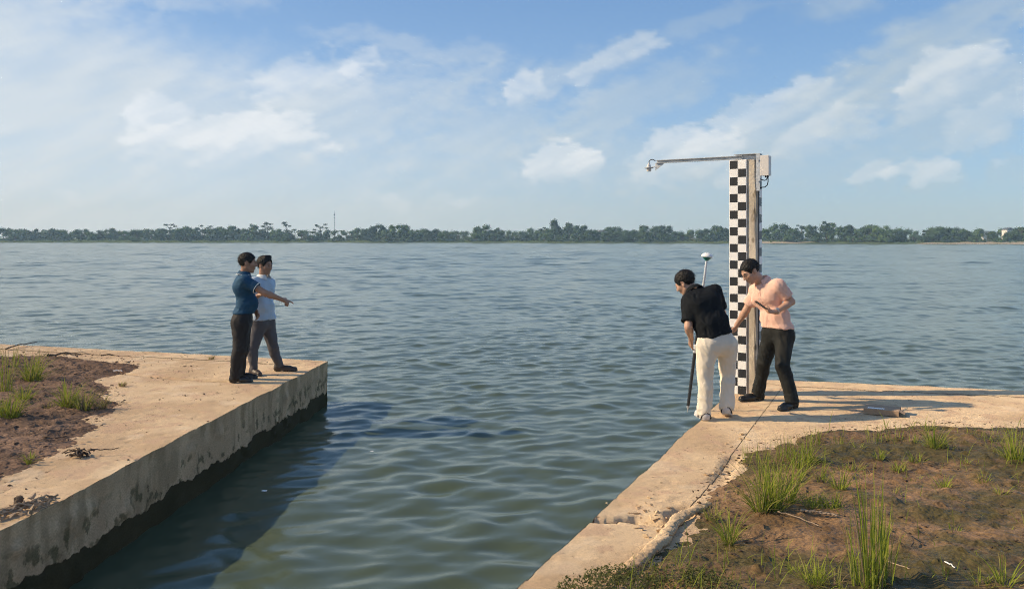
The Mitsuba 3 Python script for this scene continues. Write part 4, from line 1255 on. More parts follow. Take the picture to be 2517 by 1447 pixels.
# ------------------------------------------------------------------ far bank
TREES = [
    (-273.9, 458.7, 7.36, 13.14, 'r'), (-264.8, 456.2, 6.67, 10.89, 'r'), (-254.2, 451.7, 5.76, 9.49, 'b'), (-248.0, 455.4, 6.88, 16.09, 'r'), (-242.2, 459.1, 6.26, 9.65, 'r'),
    (-230.8, 456.5, 6.68, 11.34, 'r'), (-222.4, 450.1, 5.1, 6.45, 'b'), (-221.3, 458.1, 5.6, 7.88, 'u'), (-214.0, 455.7, 7.1, 7.83, 'r'), (-206.0, 453.3, 5.56, 7.79, 'r'),
    (-200.5, 455.0, 6.23, 8.69, 'r'), (-192.0, 453.6, 6.65, 13.0, 'r'), (-184.8, 448.2, 5.73, 7.71, 'b'), (-181.9, 452.1, 9.44, 7.99, 'u'), (-175.3, 446.8, 5.72, 6.4, 'b'),
    (-173.3, 451.7, 8.14, 7.77, 'r'), (-168.2, 449.4, 6.82, 6.87, 'r'), (-164.8, 453.2, 9.02, 9.09, 'u'), (-157.9, 448.9, 7.02, 7.29, 'r'), (-153.6, 450.7, 7.69, 6.89, 'r'),
    (-147.4, 450.4, 8.55, 7.74, 'r'), (-140.9, 448.0, 6.8, 7.27, 'r'), (-137.4, 451.9, 9.22, 6.91, 'r'), (-131.6, 445.6, 6.35, 6.38, 'b'), (-130.0, 452.5, 11.17, 8.0, 'u'),
    (-123.0, 445.1, 6.56, 7.23, 'b'), (-119.2, 450.0, 10.69, 8.81, 'u'), (-112.9, 445.6, 6.35, 6.38, 'n'), (-110.0, 448.5, 6.59, 6.43, 'n'), (-105.8, 444.3, 6.34, 5.52, 'n'),
    (-100.7, 447.0, 9.78, 8.11, 'u'), (-95.0, 445.4, 6.35, 5.96, 'n'), (-91.0, 446.9, 6.58, 6.4, 'n'), (-86.3, 442.4, 6.1, 5.91, 'n'), (-83.0, 445.0, 6.34, 5.95, 'n'),
    (-75.9, 443.1, 6.54, 7.19, 'r'), (-70.6, 444.5, 9.1, 8.49, 'r'), (-63.7, 443.6, 8.45, 7.63, 'r'), (-56.3, 440.8, 9.04, 10.52, 'r'), (-50.2, 437.0, 6.26, 7.1, 'b'),
    (-45.0, 439.4, 6.5, 8.39, 'r'), (-39.8, 439.8, 6.5, 6.3, 'r'), (-35.4, 434.2, 4.78, 5.39, 'b'), (-32.6, 441.9, 5.05, 8.02, 'r'), (-27.1, 441.2, 5.25, 6.32, 'n'),
    (-22.7, 438.7, 4.81, 6.29, 'n'), (-18.0, 435.2, 5.62, 5.4, 'r'), (-14.9, 436.8, 8.76, 9.18, 'r'), (-10.0, 433.2, 5.4, 5.38, 'r'), (-6.3, 434.8, 6.86, 5.61, 'r'),
    (-1.8, 436.2, 4.38, 5.83, 'n'), (2.4, 435.1, 4.17, 5.4, 'n'), (6.7, 430.4, 4.14, 6.17, 'b'), (11.0, 428.7, 5.16, 5.73, 'r'), (16.1, 429.7, 7.42, 5.34, 'u'),
    (19.0, 425.6, 6.35, 5.69, 'r'), (22.7, 427.1, 11.47, 7.34, 't'), (28.3, 425.0, 9.79, 6.09, 't'), (33.9, 420.8, 8.51, 10.05, 'r'), (38.1, 417.1, 5.86, 5.18, 'r'),
    (41.3, 416.9, 5.07, 4.78, 'b'), (46.9, 415.7, 7.24, 5.96, 'r'), (50.9, 414.1, 7.22, 6.33, 'r'), (54.6, 410.7, 5.61, 5.1, 'b'), (58.3, 410.3, 5.6, 6.66, 'r'),
    (64.0, 409.0, 7.94, 8.2, 'r'), (71.8, 405.0, 8.07, 9.67, 'r'), (76.5, 402.2, 4.95, 4.99, 'b'), (80.3, 404.7, 4.01, 4.64, 'n'), (83.5, 403.4, 4.38, 5.01, 'n'),
    (86.7, 400.2, 3.98, 4.2, 'n'), (90.3, 397.8, 6.06, 7.6, 'r'), (95.1, 396.9, 7.76, 6.82, 'r'), (98.6, 394.5, 6.4, 5.65, 'r'), (115.0, 389.5, 5.79, 4.84, 'r'),
    (118.5, 388.7, 4.11, 4.08, 'n'), (121.9, 386.0, 8.52, 11.43, 'r'), (124.2, 377.9, 5.85, 7.94, 'b'), (129.4, 381.3, 8.44, 4.55, 'u'), (133.6, 378.2, 7.66, 4.88, 't'),
    (136.5, 377.8, 8.37, 3.97, 'x'), (138.6, 375.7, 9.24, 4.84, 't'), (140.7, 373.7, 8.48, 4.64, 'r'), (144.7, 371.6, 7.03, 6.03, 'r'), (147.7, 371.1, 7.55, 4.61, 't'),
    (150.0, 368.0, 6.45, 5.27, 'r'), (153.8, 366.1, 7.65, 9.79, 'r'), (157.0, 363.5, 7.26, 10.42, 'r'), (160.1, 359.9, 5.49, 8.59, 'b'), (164.9, 360.6, 4.81, 5.85, 'b'),
    (169.5, 362.3, 3.09, 4.5, 'n'), (172.0, 361.0, 3.09, 4.48, 'n'), (174.0, 358.0, 5.3, 4.1, 'u'), (176.2, 356.9, 6.48, 7.16, 'r'), (179.3, 354.4, 6.62, 8.46, 'r'),
    (184.1, 351.9, 6.08, 7.06, 'r'), (186.5, 348.8, 4.54, 5.0, 'b'), (188.4, 346.8, 3.87, 7.62, 'b'), (195.5, 351.2, 4.06, 6.04, 'n'), (197.4, 348.3, 4.38, 5.32, 'r'),
    (200.2, 344.0, 3.69, 4.93, 'b'), (203.9, 346.2, 4.86, 6.28, 'r'), (207.8, 347.4, 6.03, 5.64, 'u'), (211.7, 344.7, 5.83, 8.23, 'r'), (219.8, 343.0, 5.81, 8.19, 'r'),
    (-281.2, 457.1, 6.68, 10.91, 'r'), (-292.5, 457.6, 7.12, 13.11, 'r'),
]      # x, y, height of the top, crown width, kind
SHX = [-450, -300, -100, 0, 100, 200, 300, 450]
SHY = [452, 446, 436, 424, 385, 335, 315, 300]
shore = lambda x: np.interp(x, SHX, SHY)


def bank_colour(p, n, uv):
    a = fbm(p.x * 0.09, p.y * 0.2, 1.0, 4)
    b = noise(p.x * 1.1, p.y * 1.1, 0.0)
    col = mix((0.055, 0.085, 0.030), (0.105, 0.135, 0.055), a)
    sand = smoothstep(0.50, 0.58, fbm(p.x * 0.035 + 7, p.y * 0.05, 3.0, 3)) * smoothstep(0.45, 0.05, p.z) * smoothstep(25.0, 60.0, p.x)
    return mix(col, mi.Color3f(0.34, 0.30, 0.23), sand) * (0.8 + 0.4 * b)


scene['bank_look'] = {'type': 'twosided', 'bsdf': {'type': 'diffuse', 'reflectance': proc(bank_colour)}}
bx = np.arange(-460, 461, 4.0)
off = np.array([-2.0, 0.0, 2.0, 4.5, 8, 14, 24, 40, 70, 130, 260])
hgt = np.array([-0.9, -0.50, -0.20, 0.15, 0.45, 0.75, 1.0, 1.15, 1.2, 1.2, 1.2])
BX, OF = np.meshgrid(bx, off)
BY = shore(BX) + OF + 3.0 * nz(BX, BX * 0, 0.05, 4) * 2
BZ = np.interp(OF, off, hgt) + 0.5 * nz(BX, BY, 0.08, 6) * (OF > 3)
n, m = len(bx), len(off)
i, j = np.meshgrid(np.arange(m - 1), np.arange(n - 1), indexing='ij')
a_ = i * n + j
F = np.stack([a_, a_ + 1, a_ + n + 1, a_ + n], -1).reshape(-1, 4)
add('riverbank', (np.column_stack([BX.ravel(), BY.ravel(), BZ.ravel()]), F), 'bank_look', True, 'low green far bank with strips of sand', kind='structure')


def leaf_look(c0, c1):
    def col(p, n, uv, c0=c0, c1=c1):
        a = fbm(p.x * 0.33, p.y * 0.33, p.z * 0.45, 3)
        b = noise(p.x * 2.3, p.y * 2.3, p.z * 2.3)
        return mix(c0, c1, smoothstep(0.25, 0.75, a * 0.6 + b * 0.4))
    return {'type': 'twosided', 'bsdf': {'type': 'principled', 'base_color': proc(col), 'roughness': 0.7, 'specular': 0.2}}


scene['leaf_look'] = leaf_look((0.026, 0.055, 0.024), (0.066, 0.115, 0.044))
scene['light_leaf_look'] = leaf_look((0.050, 0.095, 0.028), (0.100, 0.160, 0.052))
scene['dark_leaf_look'] = leaf_look((0.017, 0.038, 0.020), (0.042, 0.075, 0.034))
scene['bark_look'] = {'type': 'diffuse', 'reflectance': {'type': 'rgb', 'value': [0.11, 0.09, 0.07]}}
rt = np.random.default_rng(77)


def leaf_quads(cen, nrm, size, rng):
    """Leaf clumps as small bent pairs of triangles."""
    k = len(cen)
    r = rng.normal(size=(k, 3))
    t = np.cross(nrm, r)
    t /= np.linalg.norm(t, axis=1, keepdims=True) + 1e-9
    b = np.cross(nrm, t)
    s = size * rng.uniform(0.6, 1.35, k)[:, None]
    up = nrm * s * 0.25
    V = np.stack([cen - t * s, cen - b * s * 0.55 + up, cen + t * s, cen + b * s * 0.55 + up], 1).reshape(-1, 3)
    q = np.arange(k)[:, None] * 4
    F = np.vstack([q + [0, 1, 2], q + [0, 2, 3]])
    return trimesh.Trimesh(V, F, process=False)


def clump(c, r, n, size, rng, squash=0.8):
    d = rng.normal(size=(n, 3))
    d /= np.linalg.norm(d, axis=1, keepdims=True)
    rad = r * rng.uniform(0.45, 1.08, n)[:, None] ** 0.6
    cen = np.asarray(c) + d * rad * [1, 1, squash]
    nr = d + rng.normal(size=(n, 3)) * 0.55 + [0, 0, 0.35]
    return leaf_quads(cen, nr / np.linalg.norm(nr, axis=1, keepdims=True), size, rng)


def core(c, r, squash=0.8):
    m = trimesh.creation.icosphere(0, r * 0.70)
    m.vertices *= [1, 1, squash]
    m.apply_translation(c)
    return m


def make_tree(kind, H, Wd, rng):
    """Crown and trunk of one tree, H tall and Wd wide, standing at the origin."""
    R = Wd / 2
    parts, wood = [], []
    if kind in 'rbt':
        n = {'r': 17, 'b': 15, 't': 13}[kind]
        low = {'r': 0.05, 'b': 0.0, 't': 0.12}[kind] * H
        wood.append(tube([(0, 0, -0.5), (0.1, 0, H * 0.3), (0.25, 0.1, H * 0.75)], [0.22, 0.17, 0.05], 6))
        for k in range(n):
            f = ((k + rng.uniform(0, 1)) / n) ** 1.15
            z = low + (H - low) * (0.12 + 0.80 * f)
            wide = R * (math.sin(math.pi * min(1, 0.20 + 0.72 * f)) ** 0.55) * (0.85 if kind != 't' else 0.75)
            a = rng.uniform(0, 2 * np.pi)
            q = wide * math.sqrt(rng.uniform(0.05, 0.85))
            r = R * rng.uniform(0.34, 0.60) * (1.0 if f < 0.75 else 0.72)
            r = min(r, H * 0.26)
            c = np.array([math.cos(a) * q, math.sin(a) * q, min(z, H - r * 0.75)])
            parts += [clump(c, r, 54, 0.32, rng, 0.85), core(c, r)]
            if k % 3 == 0:
                wood.append(tube([(0.1, 0, H * 0.3), c * [0.5, 0.5, 0.75] + [0, 0, 0.1], c], [0.10, 0.07, 0.03], 5))
    elif kind == 'u':
        wood.append(tube([(0, 0, -0.5), (0.15, 0, H * 0.45), (0.0, 0.1, H * 0.80)], [0.20, 0.15, 0.08], 6))
        for k in range(11):
            a = k * 2.4 + rng.uniform(-0.4, 0.4)
            f = rng.uniform(0.42, 0.95)
            q = R * rng.uniform(0.25, 0.85) * (1.1 - 0.5 * max(0, f - 0.7))
            r = R * rng.uniform(0.22, 0.36)
            c = np.array([math.cos(a) * q, math.sin(a) * q, H * f])
            parts += [clump(c, r, 44, 0.27, rng, 0.38), core(c, r * 0.9, 0.34)]
            wood.append(tube([(0.1, 0, H * (f - 0.25)), c * [0.6, 0.6, 1] - [0, 0, H * 0.06], c - [0, 0, r * 0.2]], [0.08, 0.06, 0.03], 5))
        for k in range(4):
            a = rng.uniform(0, 6.3)
            c = np.array([math.cos(a) * R * 0.5, math.sin(a) * R * 0.5, H * rng.uniform(0.10, 0.34)])
            parts += [clump(c, R * 0.42, 40, 0.3, rng, 0.8), core(c, R * 0.42)]
    elif kind == 'n':
        for s in range(4):
            sx, sy = rng.uniform(-R * 0.8, R * 0.8, 2)
            hh = H * rng.uniform(0.55, 0.72)
            wood.append(tube([(sx, sy, -0.4), (sx, sy, hh)], [0.16, 0.10], 6))
            for k in range(8):
                a = rng.uniform(0, 2 * np.pi)
                L = H * rng.uniform(0.32, 0.48)
                d = np.array([math.cos(a), math.sin(a), 0])
                w = np.array([-math.sin(a), math.cos(a), 0]) * L * 0.13
                rise = rng.uniform(0.55, 1.0)
                p = [np.array([sx, sy, hh]) + d * L * t + np.array([0, 0, 1]) * L * (rise * t * 1.15 - 0.75 * t * t) for t in (0, 0.3, 0.65, 1.0)]
                V, F = [], []
                for t, q in zip((0.15, 1.0, 0.9, 0.1), p):
                    V += [q - w * t, q + np.array([0, 0, -0.05]), q + w * t]
                for r_ in range(3):
                    for c_ in (0, 1):
                        b = r_ * 3 + c_
                        F += [[b, b + 1, b + 4], [b, b + 4, b + 3]]
                parts.append(trimesh.Trimesh(np.array(V), np.array(F), process=False))
    elif kind == 'x':
        wood.append(tube([(0, 0, -0.5), (0.1, 0, H * 0.5), (0.0, 0.1, H)], [0.14, 0.09, 0.02], 6))
        for k in range(16):
            a, f = rng.uniform(0, 6.3), rng.uniform(0.35, 0.95)
            d = np.array([math.cos(a), math.sin(a), 0.9])
            L = R * rng.uniform(0.5, 1.1) * (1.15 - f * 0.5)
            p0 = np.array([0.05, 0, H * f * 0.9])
            wood.append(tube([p0, p0 + d * L * 0.5, p0 + d * L + [0, 0, 0.2]], [0.05, 0.035, 0.015], 4))
        for k in range(3):
            c = np.array([rng.uniform(-0.5, 0.5) * R, rng.uniform(-0.5, 0.5) * R, H * rng.uniform(0.2, 0.45)])
            parts += [clump(c, R * 0.45, 30, 0.27, rng), core(c, R * 0.4)]
    return cat(*parts), (wood if kind == 'n' else [cat(*wood)])


NAMES = {'r': 'broadleaf_tree', 'b': 'shrub', 'u': 'umbrella_tree', 't': 'tall_tree', 'n': 'banana_plant', 'x': 'bare_tree'}
LEAF = {'r': 'leaf_look', 'b': 'leaf_look', 'u': 'dark_leaf_look', 't': 'dark_leaf_look', 'n': 'light_leaf_look', 'x': 'leaf_look'}
WHAT = {'r': ('rounded far bank tree', 'tree', 'broadleaf trees'), 'b': ('low dense far bank shrub', 'shrub', 'shrubs'),
        'u': ('airy flat layered far bank tree', 'tree', 'layered trees'), 't': ('tall narrow far bank tree', 'tree', 'tall trees'),
        'n': ('pale green banana clump on the far bank', 'plant', 'banana plants'), 'x': ('leafless bare far bank tree', 'tree', 'bare trees')}
SPECIAL = {0: 'hazy rounded tree at the left end of the far treeline', 16: 'isolated dark layered tree sticking up highest in the hazy left treeline', 26: 'airy layered tree left of the radio mast, second highest on the left',
           21: 'broad airy layered tree over the left part of the far bank', 28: 'layered tree directly left of the pair next to the radio mast', 32: 'dark layered tree just left of the radio mast',
           54: 'thin dark layered tree left of the tallest tree group', 56: 'tallest tree of the far bank, left of the sensor arm', 57: 'second tallest tree, right beside the tallest one'}
ORD = ['first', 'second', 'third', 'fourth', 'fifth', 'sixth', 'seventh', 'eighth', 'ninth', 'tenth', 'eleventh', 'twelfth', 'thirteenth', 'fourteenth', 'fifteenth', 'sixteenth', 'seventeenth', 'eighteenth',
       'nineteenth', 'twentieth', 'twenty-first', 'twenty-second', 'twenty-third', 'twenty-fourth', 'twenty-fifth', 'twenty-sixth', 'twenty-seventh', 'twenty-eighth', 'twenty-ninth', 'thirtieth']
# dense bushes that come right down to the water
rs_ = np.random.default_rng(90)
for px_, hh, ww in ((-1.0, 2.6, 9), (-0.583, 3.8, 11), (-0.533, 3.9, 15), (-0.44, 2.2, 8), (-0.385, 3.4, 11), (-0.345, 4.2, 12), (-0.31, 4.3, 12), (-0.27, 4.0, 11), (-0.235, 3.8, 10), (-0.205, 3.2, 9), (-0.165, 4.6, 11), (-0.148, 5.2, 11), (-0.122, 5.0, 11),
                    (-0.098, 4.6, 10), (-0.073, 4.4, 9), (-0.042, 4.8, 10), (-0.02, 4.0, 8), (0.012, 3.6, 9), (0.038, 4.0, 9), (0.058, 4.6, 9), (0.079, 4.4, 9), (0.113, 4.2, 9), (0.132, 4.0, 8), (0.157, 4.6, 10), (0.178, 4.4, 9), (0.228, 3.6, 7),
                    (0.325, 3.6, 7), (0.36, 3.8, 7), (0.40, 3.4, 7), (0.42, 4.2, 8), (0.439, 4.2, 8), (0.487, 3.0, 6), (0.51, 3.6, 7), (0.545, 2.4, 6), (0.575, 2.2, 7), (0.61, 3.2, 8)):
    yy = 400.0
    for _ in range(40):
        yy = 0.5 * yy + 0.5 * (float(shore(px_ * yy)) + 4.5)
    TREES.append((px_ * yy, yy, hh * rs_.uniform(0.8, 1.1) - 0.2, ww, 'b'))
zone_of = lambda x: 'left of the mast' if x < -96 else 'between mast and column' if x < 116 else 'right of the column'
rank = {}
for q in range(len(TREES)):
    same = sorted([t for t in range(len(TREES)) if TREES[t][4] == TREES[q][4] and zone_of(TREES[t][0]) == zone_of(TREES[q][0])], key=lambda t: TREES[t][0] / TREES[t][1])
    rank[q] = ORD[min(same.index(q), 29)]
for k, (x, y, top, w, kind) in enumerate(TREES):
    g0 = float(np.interp(y - shore(x), off, hgt))
    H = top - g0
    crown, trunk = make_tree(kind, H, w * {'t': 1.5, 'r': 1.2, 'b': 1.05}.get(kind, 1.08), np.random.default_rng(1000 + k))
    key = numbered(NAMES[kind])
    M = T().translate([x, y, g0])
    lk = LEAF[kind]
    if kind in 'rb':
        lk = ('leaf_look', 'leaf_look', 'dark_leaf_look', 'light_leaf_look')[int(rt.integers(0, 4))]
    scene[f'{key}__crown'] = mikit.ply(crown, lk, to_world=M)
    for q, tr in enumerate(trunk):
        scene[f'{key}__trunk' + ('' if q == 0 else f'_{q:03d}')] = mikit.ply(tr, 'bark_look', to_world=M)
    lab, c_, grp = WHAT[kind]
    where = zone_of(x)
    if k in SPECIAL:
        tag(key, SPECIAL[k], c_)
    else:
        tag(key, f'{rank[k]} {lab} from the left, {where}', c_, f'{grp} of the far bank {where}')

# the wood behind, and the reeds and grass along the water, read as one mass each
mass = []
for x in np.arange(-330, 300, 2.6):
    y = shore(x) + rt.uniform(18, 50)
    r = rt.uniform(1.7, 3.0)
    top = rt.uniform(3.4, 5.6) + 0.9 * math.sin(x * 0.06)
    for q in range(2):
        c = np.array([x + rt.uniform(-2, 2), y + rt.uniform(-4, 4), 0.8 + top * (0.35 + 0.45 * q)])
        mass += [clump(c, r, 46, 0.34, rt), core(c, r)]
add('distant_wood', cat(*mass), 'leaf_look', False, 'continuous low wood filling in behind the far trees', kind='stuff')
cen, nr = [], []
for x in np.arange(-330, 300, 0.22):
    o = rt.uniform(2.0, 16)
    y = shore(x) + o + 3.0 * float(meshkit.fbm(np.array([[x * 0.05, 0, 0]]), 4, 4)[0] - 0.5) * 2
    tall = 0.5 + 1.3 * float(meshkit.noise(np.array([[x * 0.07, 1, 0]]), 9)[0])
    cen.append([x, y, np.interp(o, off, hgt) + tall * rt.uniform(0.1, 0.6)])
    nr.append([rt.normal() * 0.8, -1, rt.normal() * 0.5])
cen, nr = np.array(cen), np.array(nr)
add('bank_reeds', leaf_quads(cen, nr / np.linalg.norm(nr, axis=1, keepdims=True), 0.5, rt), 'leaf_look', False, 'reeds and rough grass along the foot of the far bank', kind='stuff')

# houses that show between the trees
scene['house_wall_look'] = {'type': 'diffuse', 'reflectance': {'type': 'rgb', 'value': [0.74, 0.72, 0.69]}}
scene['pink_wall_look'] = {'type': 'diffuse', 'reflectance': {'type': 'rgb', 'value': [0.66, 0.54, 0.48]}}
scene['roof_look'] = {'type': 'diffuse', 'reflectance': {'type': 'rgb', 'value': [0.10, 0.12, 0.15]}}
scene['window_look'] = {'type': 'principled', 'base_color': {'type': 'rgb', 'value': [0.04, 0.05, 0.06]}, 'roughness': 0.2}


def house(x, y, w, d, z0, z1, look, label, flat=False, rot=0.0):
    key = numbered('house')
    M = T().translate([x, y, 0]).rotate([0, 0, 1], rot)
    put = lambda nm, m, lk: scene.__setitem__(f'{key}__{nm}', mikit.ply(m, lk, to_world=M))
    put('wall', box(w, d, z1 - z0, (0, 0, (z0 + z1) / 2)), look)
    if flat:
        put('roof', box(w + 0.7, d + 0.7, 0.22, (0, 0, z1 + 0.112)), 'roof_look')
    else:
        pr = trimesh.creation.extrude_polygon(Polygon([(-w / 2 - 0.4, 0), (w / 2 + 0.4, 0), (0, w * 0.28)]), d + 0.6)
        pr.apply_transform(trimesh.transformations.rotation_matrix(math.pi / 2, [1, 0, 0]))
        pr.apply_translation([0, d / 2 + 0.3, z1 + 0.003])
        put('roof', pr, 'roof_look')
    for k, wx in enumerate((-w * 0.24, w * 0.24)):
        put('window' + ('' if k == 0 else '_001'), box(w * 0.2, 0.08, 0.8, (wx, -d / 2 - 0.02, z1 - 1.1)), 'window_look')
    tag(key, label, 'house')


house(210.7, 362, 3.0, 4.0, 0.8, 5.3, 'house_wall_look', 'white house with dark roof among the trees near the right edge', False)
house(206.0, 370, 4.2, 4.0, 0.8, 4.5, 'house_wall_look', 'low white building half hidden left of the white house', True)
house(46.3, 440, 2.8, 4.0, 1.0, 5.6, 'pink_wall_look', 'small pale pink house peeping out between trees right of the tallest', True)
house(103.4, 408, 2.2, 3.0, 1.0, 4.8, 'house_wall_look', 'tiny white building directly left of the checkered column', True)

# the radio mast behind the trees
mast = 'radio_mast'
scene['mast_look'] = {'type': 'principled', 'base_color': {'type': 'rgb', 'value': [0.26, 0.28, 0.30]}, 'roughness': 0.6}
legs3 = [np.array([math.cos(a), math.sin(a)]) * 0.26 for a in (0.5, 2.6, 4.7)]
for k, l in enumerate(legs3):
    add(f'{mast}__leg' + ('' if k == 0 else f'_{k:03d}'), tube([(-122.4 + l[0], 587 + l[1], 0.5), (-122.4 + l[0], 587 + l[1], 19.0)], 0.05, 5), 'mast_look')
br_ = []
for z in np.arange(1, 18.6, 0.75):
    for k in range(3):
        p, q = legs3[k], legs3[(k + 1) % 3]
        br_.append(tube([(-122.4 + p[0], 587 + p[1], z), (-122.4 + q[0], 587 + q[1], z + 0.72)], 0.03, 4))
add(f'{mast}__brace', cat(*br_), 'mast_look', label='lattice braces between the legs')
scene[f'{mast}__brace'] and labels[f'{mast}__brace'].update(kind='stuff')
add(f'{mast}__antenna', tube([(-122.4, 587, 18.8), (-122.4, 587, 20.4)], 0.06, 6), 'mast_look')
add(f'{mast}__dish', box(0.7, 0.35, 1.1, (-122.3, 586.6, 17.4), 0.05), 'mast_look')
tag(mast, 'slender grey lattice radio mast rising behind the left treeline', 'mast')
# ------------------------------------------------------------------ plants and small things on the banks
TUFTS = [
    (-6.194, 11.005, 0.462, 0.145, 34, 'g'), (-6.274, 11.196, 0.535, 0.107, 10, 's'), (-5.175, 8.764, 0.326, 0.146, 46, 'g'), (-6.053, 10.168, 0.534, 0.146, 22, 's'), (-5.552, 9.661, 0.277, 0.115, 18, 'g'),
    (-4.824, 9.246, 0.406, 0.075, 26, 'g'), (-4.629, 9.202, 0.316, 0.123, 30, 'y'), (-4.503, 9.312, 0.205, 0.098, 22, 'd'), (-4.926, 10.761, 0.072, 0.067, 16, 'd'), (-4.006, 7.069, 0.142, 0.037, 10, 'y'),
    (-4.647, 13.177, 0.069, 0.063, 12, 'd'), (-7.092, 12.068, 0.403, 0.173, 16, 's'), (-5.063, 9.312, 0.098, 0.089, 10, 'd'), (1.684, 5.748, 0.412, 0.055, 30, 'g'), (1.772, 5.765, 0.509, 0.061, 34, 'g'),
    (1.928, 5.942, 0.468, 0.057, 28, 'g'), (2.423, 6.993, 0.334, 0.057, 26, 'g'), (2.286, 6.844, 0.278, 0.042, 16, 'g'), (2.054, 5.817, 0.194, 0.078, 34, 'g'), (2.176, 5.765, 0.171, 0.077, 30, 'g'),
    (2.407, 6.258, 0.251, 0.06, 22, 'g'), (2.364, 6.5, 0.186, 0.062, 12, 'y'), (1.903, 4.52, 0.712, 0.071, 30, 't'), (1.957, 4.547, 0.586, 0.065, 26, 't'), (1.858, 4.526, 0.54, 0.054, 20, 't'),
    (1.618, 4.558, 0.183, 0.087, 34, 'g'), (1.572, 4.713, 0.117, 0.045, 12, 'g'), (1.711, 4.526, 0.151, 0.054, 16, 'y'), (3.021, 7.421, 0.113, 0.06, 14, 'g'), (3.08, 7.147, 0.143, 0.051, 14, 'g'),
    (3.071, 6.773, 0.136, 0.071, 20, 'g'), (3.339, 7.031, 0.141, 0.074, 20, 'g'), (3.425, 7.842, 0.075, 0.112, 22, 'g'), (3.267, 7.656, 0.227, 0.11, 7, 's'), (3.498, 7.779, 0.215, 0.111, 7, 's'),
    (3.702, 7.464, 0.299, 0.082, 40, 'g'), (3.805, 7.421, 0.113, 0.082, 18, 'y'), (3.603, 7.686, 0.147, 0.073, 8, 's'), (4.142, 7.031, 0.363, 0.081, 40, 'g'), (4.147, 7.121, 0.17, 0.085, 18, 'y'),
    (3.172, 6.258, 0.167, 0.03, 14, 'g'), (3.534, 6.382, 0.152, 0.049, 18, 'g'), (3.495, 6.081, 0.145, 0.032, 16, 'g'), (3.71, 6.258, 0.09, 0.066, 12, 'd'), (2.77, 5.343, 0.092, 0.061, 18, 'y'),
    (3.113, 5.923, 0.074, 0.023, 8, 'y'), (3.725, 6.993, 0.087, 0.027, 8, 'g'), (3.801, 6.955, 0.073, 0.013, 4, 'y'), (2.469, 4.494, 0.18, 0.034, 12, 'g'), (2.59, 4.484, 0.24, 0.039, 16, 'g'),
    (2.524, 4.473, 0.15, 0.032, 8, 'y'), (2.736, 6.11, 0.123, 0.032, 10, 'y'), (1.324, 5.207, 0.308, 0.062, 22, 'g'), (1.329, 5.664, 0.146, 0.073, 20, 'y'), (0.689, 4.645, 0.235, 0.007, 2, 's'),
    (0.75, 4.679, 0.076, 0.045, 12, 'g'), (0.844, 4.634, 0.066, 0.066, 12, 'g'), (1.953, 7.095, 0.203, 0.051, 8, 's'), (2.318, 7.227, 0.259, 0.138, 22, 's'), (2.738, 7.732, 0.185, 0.129, 18, 's'),
    (2.93, 7.656, 0.165, 0.11, 12, 's'), (3.99, 8.138, 0.155, 0.078, 8, 's'), (1.897, 6.393, 0.397, 0.092, 16, 's'), (2.177, 6.5, 0.341, 0.093, 12, 's'), (4.301, 7.89, 0.113, 0.151, 12, 's'),
    (2.75, 6.844, 0.131, 0.147, 14, 'g'), (3.047, 6.5, 0.093, 0.124, 14, 'y'), (4.16, 7.436, 0.107, 0.036, 6, 'y'), (2.751, 6.611, 0.095, 0.079, 10, 'y'), (0.965, 4.579, 0.109, 0.044, 10, 'g'),
]      # x, y, height, half spread, blades, kind
def grass_look(c0, c1):
    def col(p, n, uv, c0=c0, c1=c1):
        a = noise(p.x * 37, p.y * 37, p.z * 3)
        b = fbm(p.x * 5, p.y * 5, p.z * 9, 2)
        return mix(c0, c1, 0.6 * a + 0.4 * b)
    return {'type': 'principledthin', 'base_color': proc(col), 'roughness': 0.5, 'diff_trans': 0.7, 'spec_refl_scale' if False else 'eta': 1.35}


scene['blade_look'] = grass_look((0.150, 0.210, 0.026), (0.400, 0.440, 0.080))
scene['yellow_blade_look'] = grass_look((0.26, 0.26, 0.075), (0.42, 0.36, 0.14))
scene['weed_look'] = grass_look((0.055, 0.075, 0.022), (0.20, 0.20, 0.085))
scene['dry_blade_look'] = grass_look((0.20, 0.15, 0.09), (0.40, 0.31, 0.20))


def blade(root, h, lean, az, w, rng, bend=0.5, seg=5):
    """One grass blade: a tapering folded strip that bends over."""
    d = np.array([math.cos(az), math.sin(az), 0])
    tw = az + math.pi / 2 + rng.uniform(-0.9, 0.9)
    s = np.array([math.cos(tw), math.sin(tw), 0])
    V, F = [], []
    for k in range(seg + 1):
        t = k / seg
        p = root + d * (lean * t + bend * lean * t * t * t) + np.array([0, 0, h * (t - 0.13 * bend * t * t * t)])
        ww = w * (1 - t) ** 0.65 * (0.75 + 0.5 * min(t * 4, 1)) * 0.5 + 0.0004
        V += [p - s * ww, p + np.cross(s, [0, 0, 1]) * ww * 0.45, p + s * ww]
        if k:
            b = (k - 1) * 3
            for c in (0, 1):
                F += [[b + c, b + c + 1, b + c + 4], [b + c, b + c + 4, b + c + 3]]
    return np.array(V), np.array(F)


def join(ms):
    at = np.cumsum([0] + [len(v) for v, _ in ms])
    return trimesh.Trimesh(np.vstack([v for v, _ in ms]), np.vstack([f + a for (_, f), a in zip(ms, at)]), process=False)


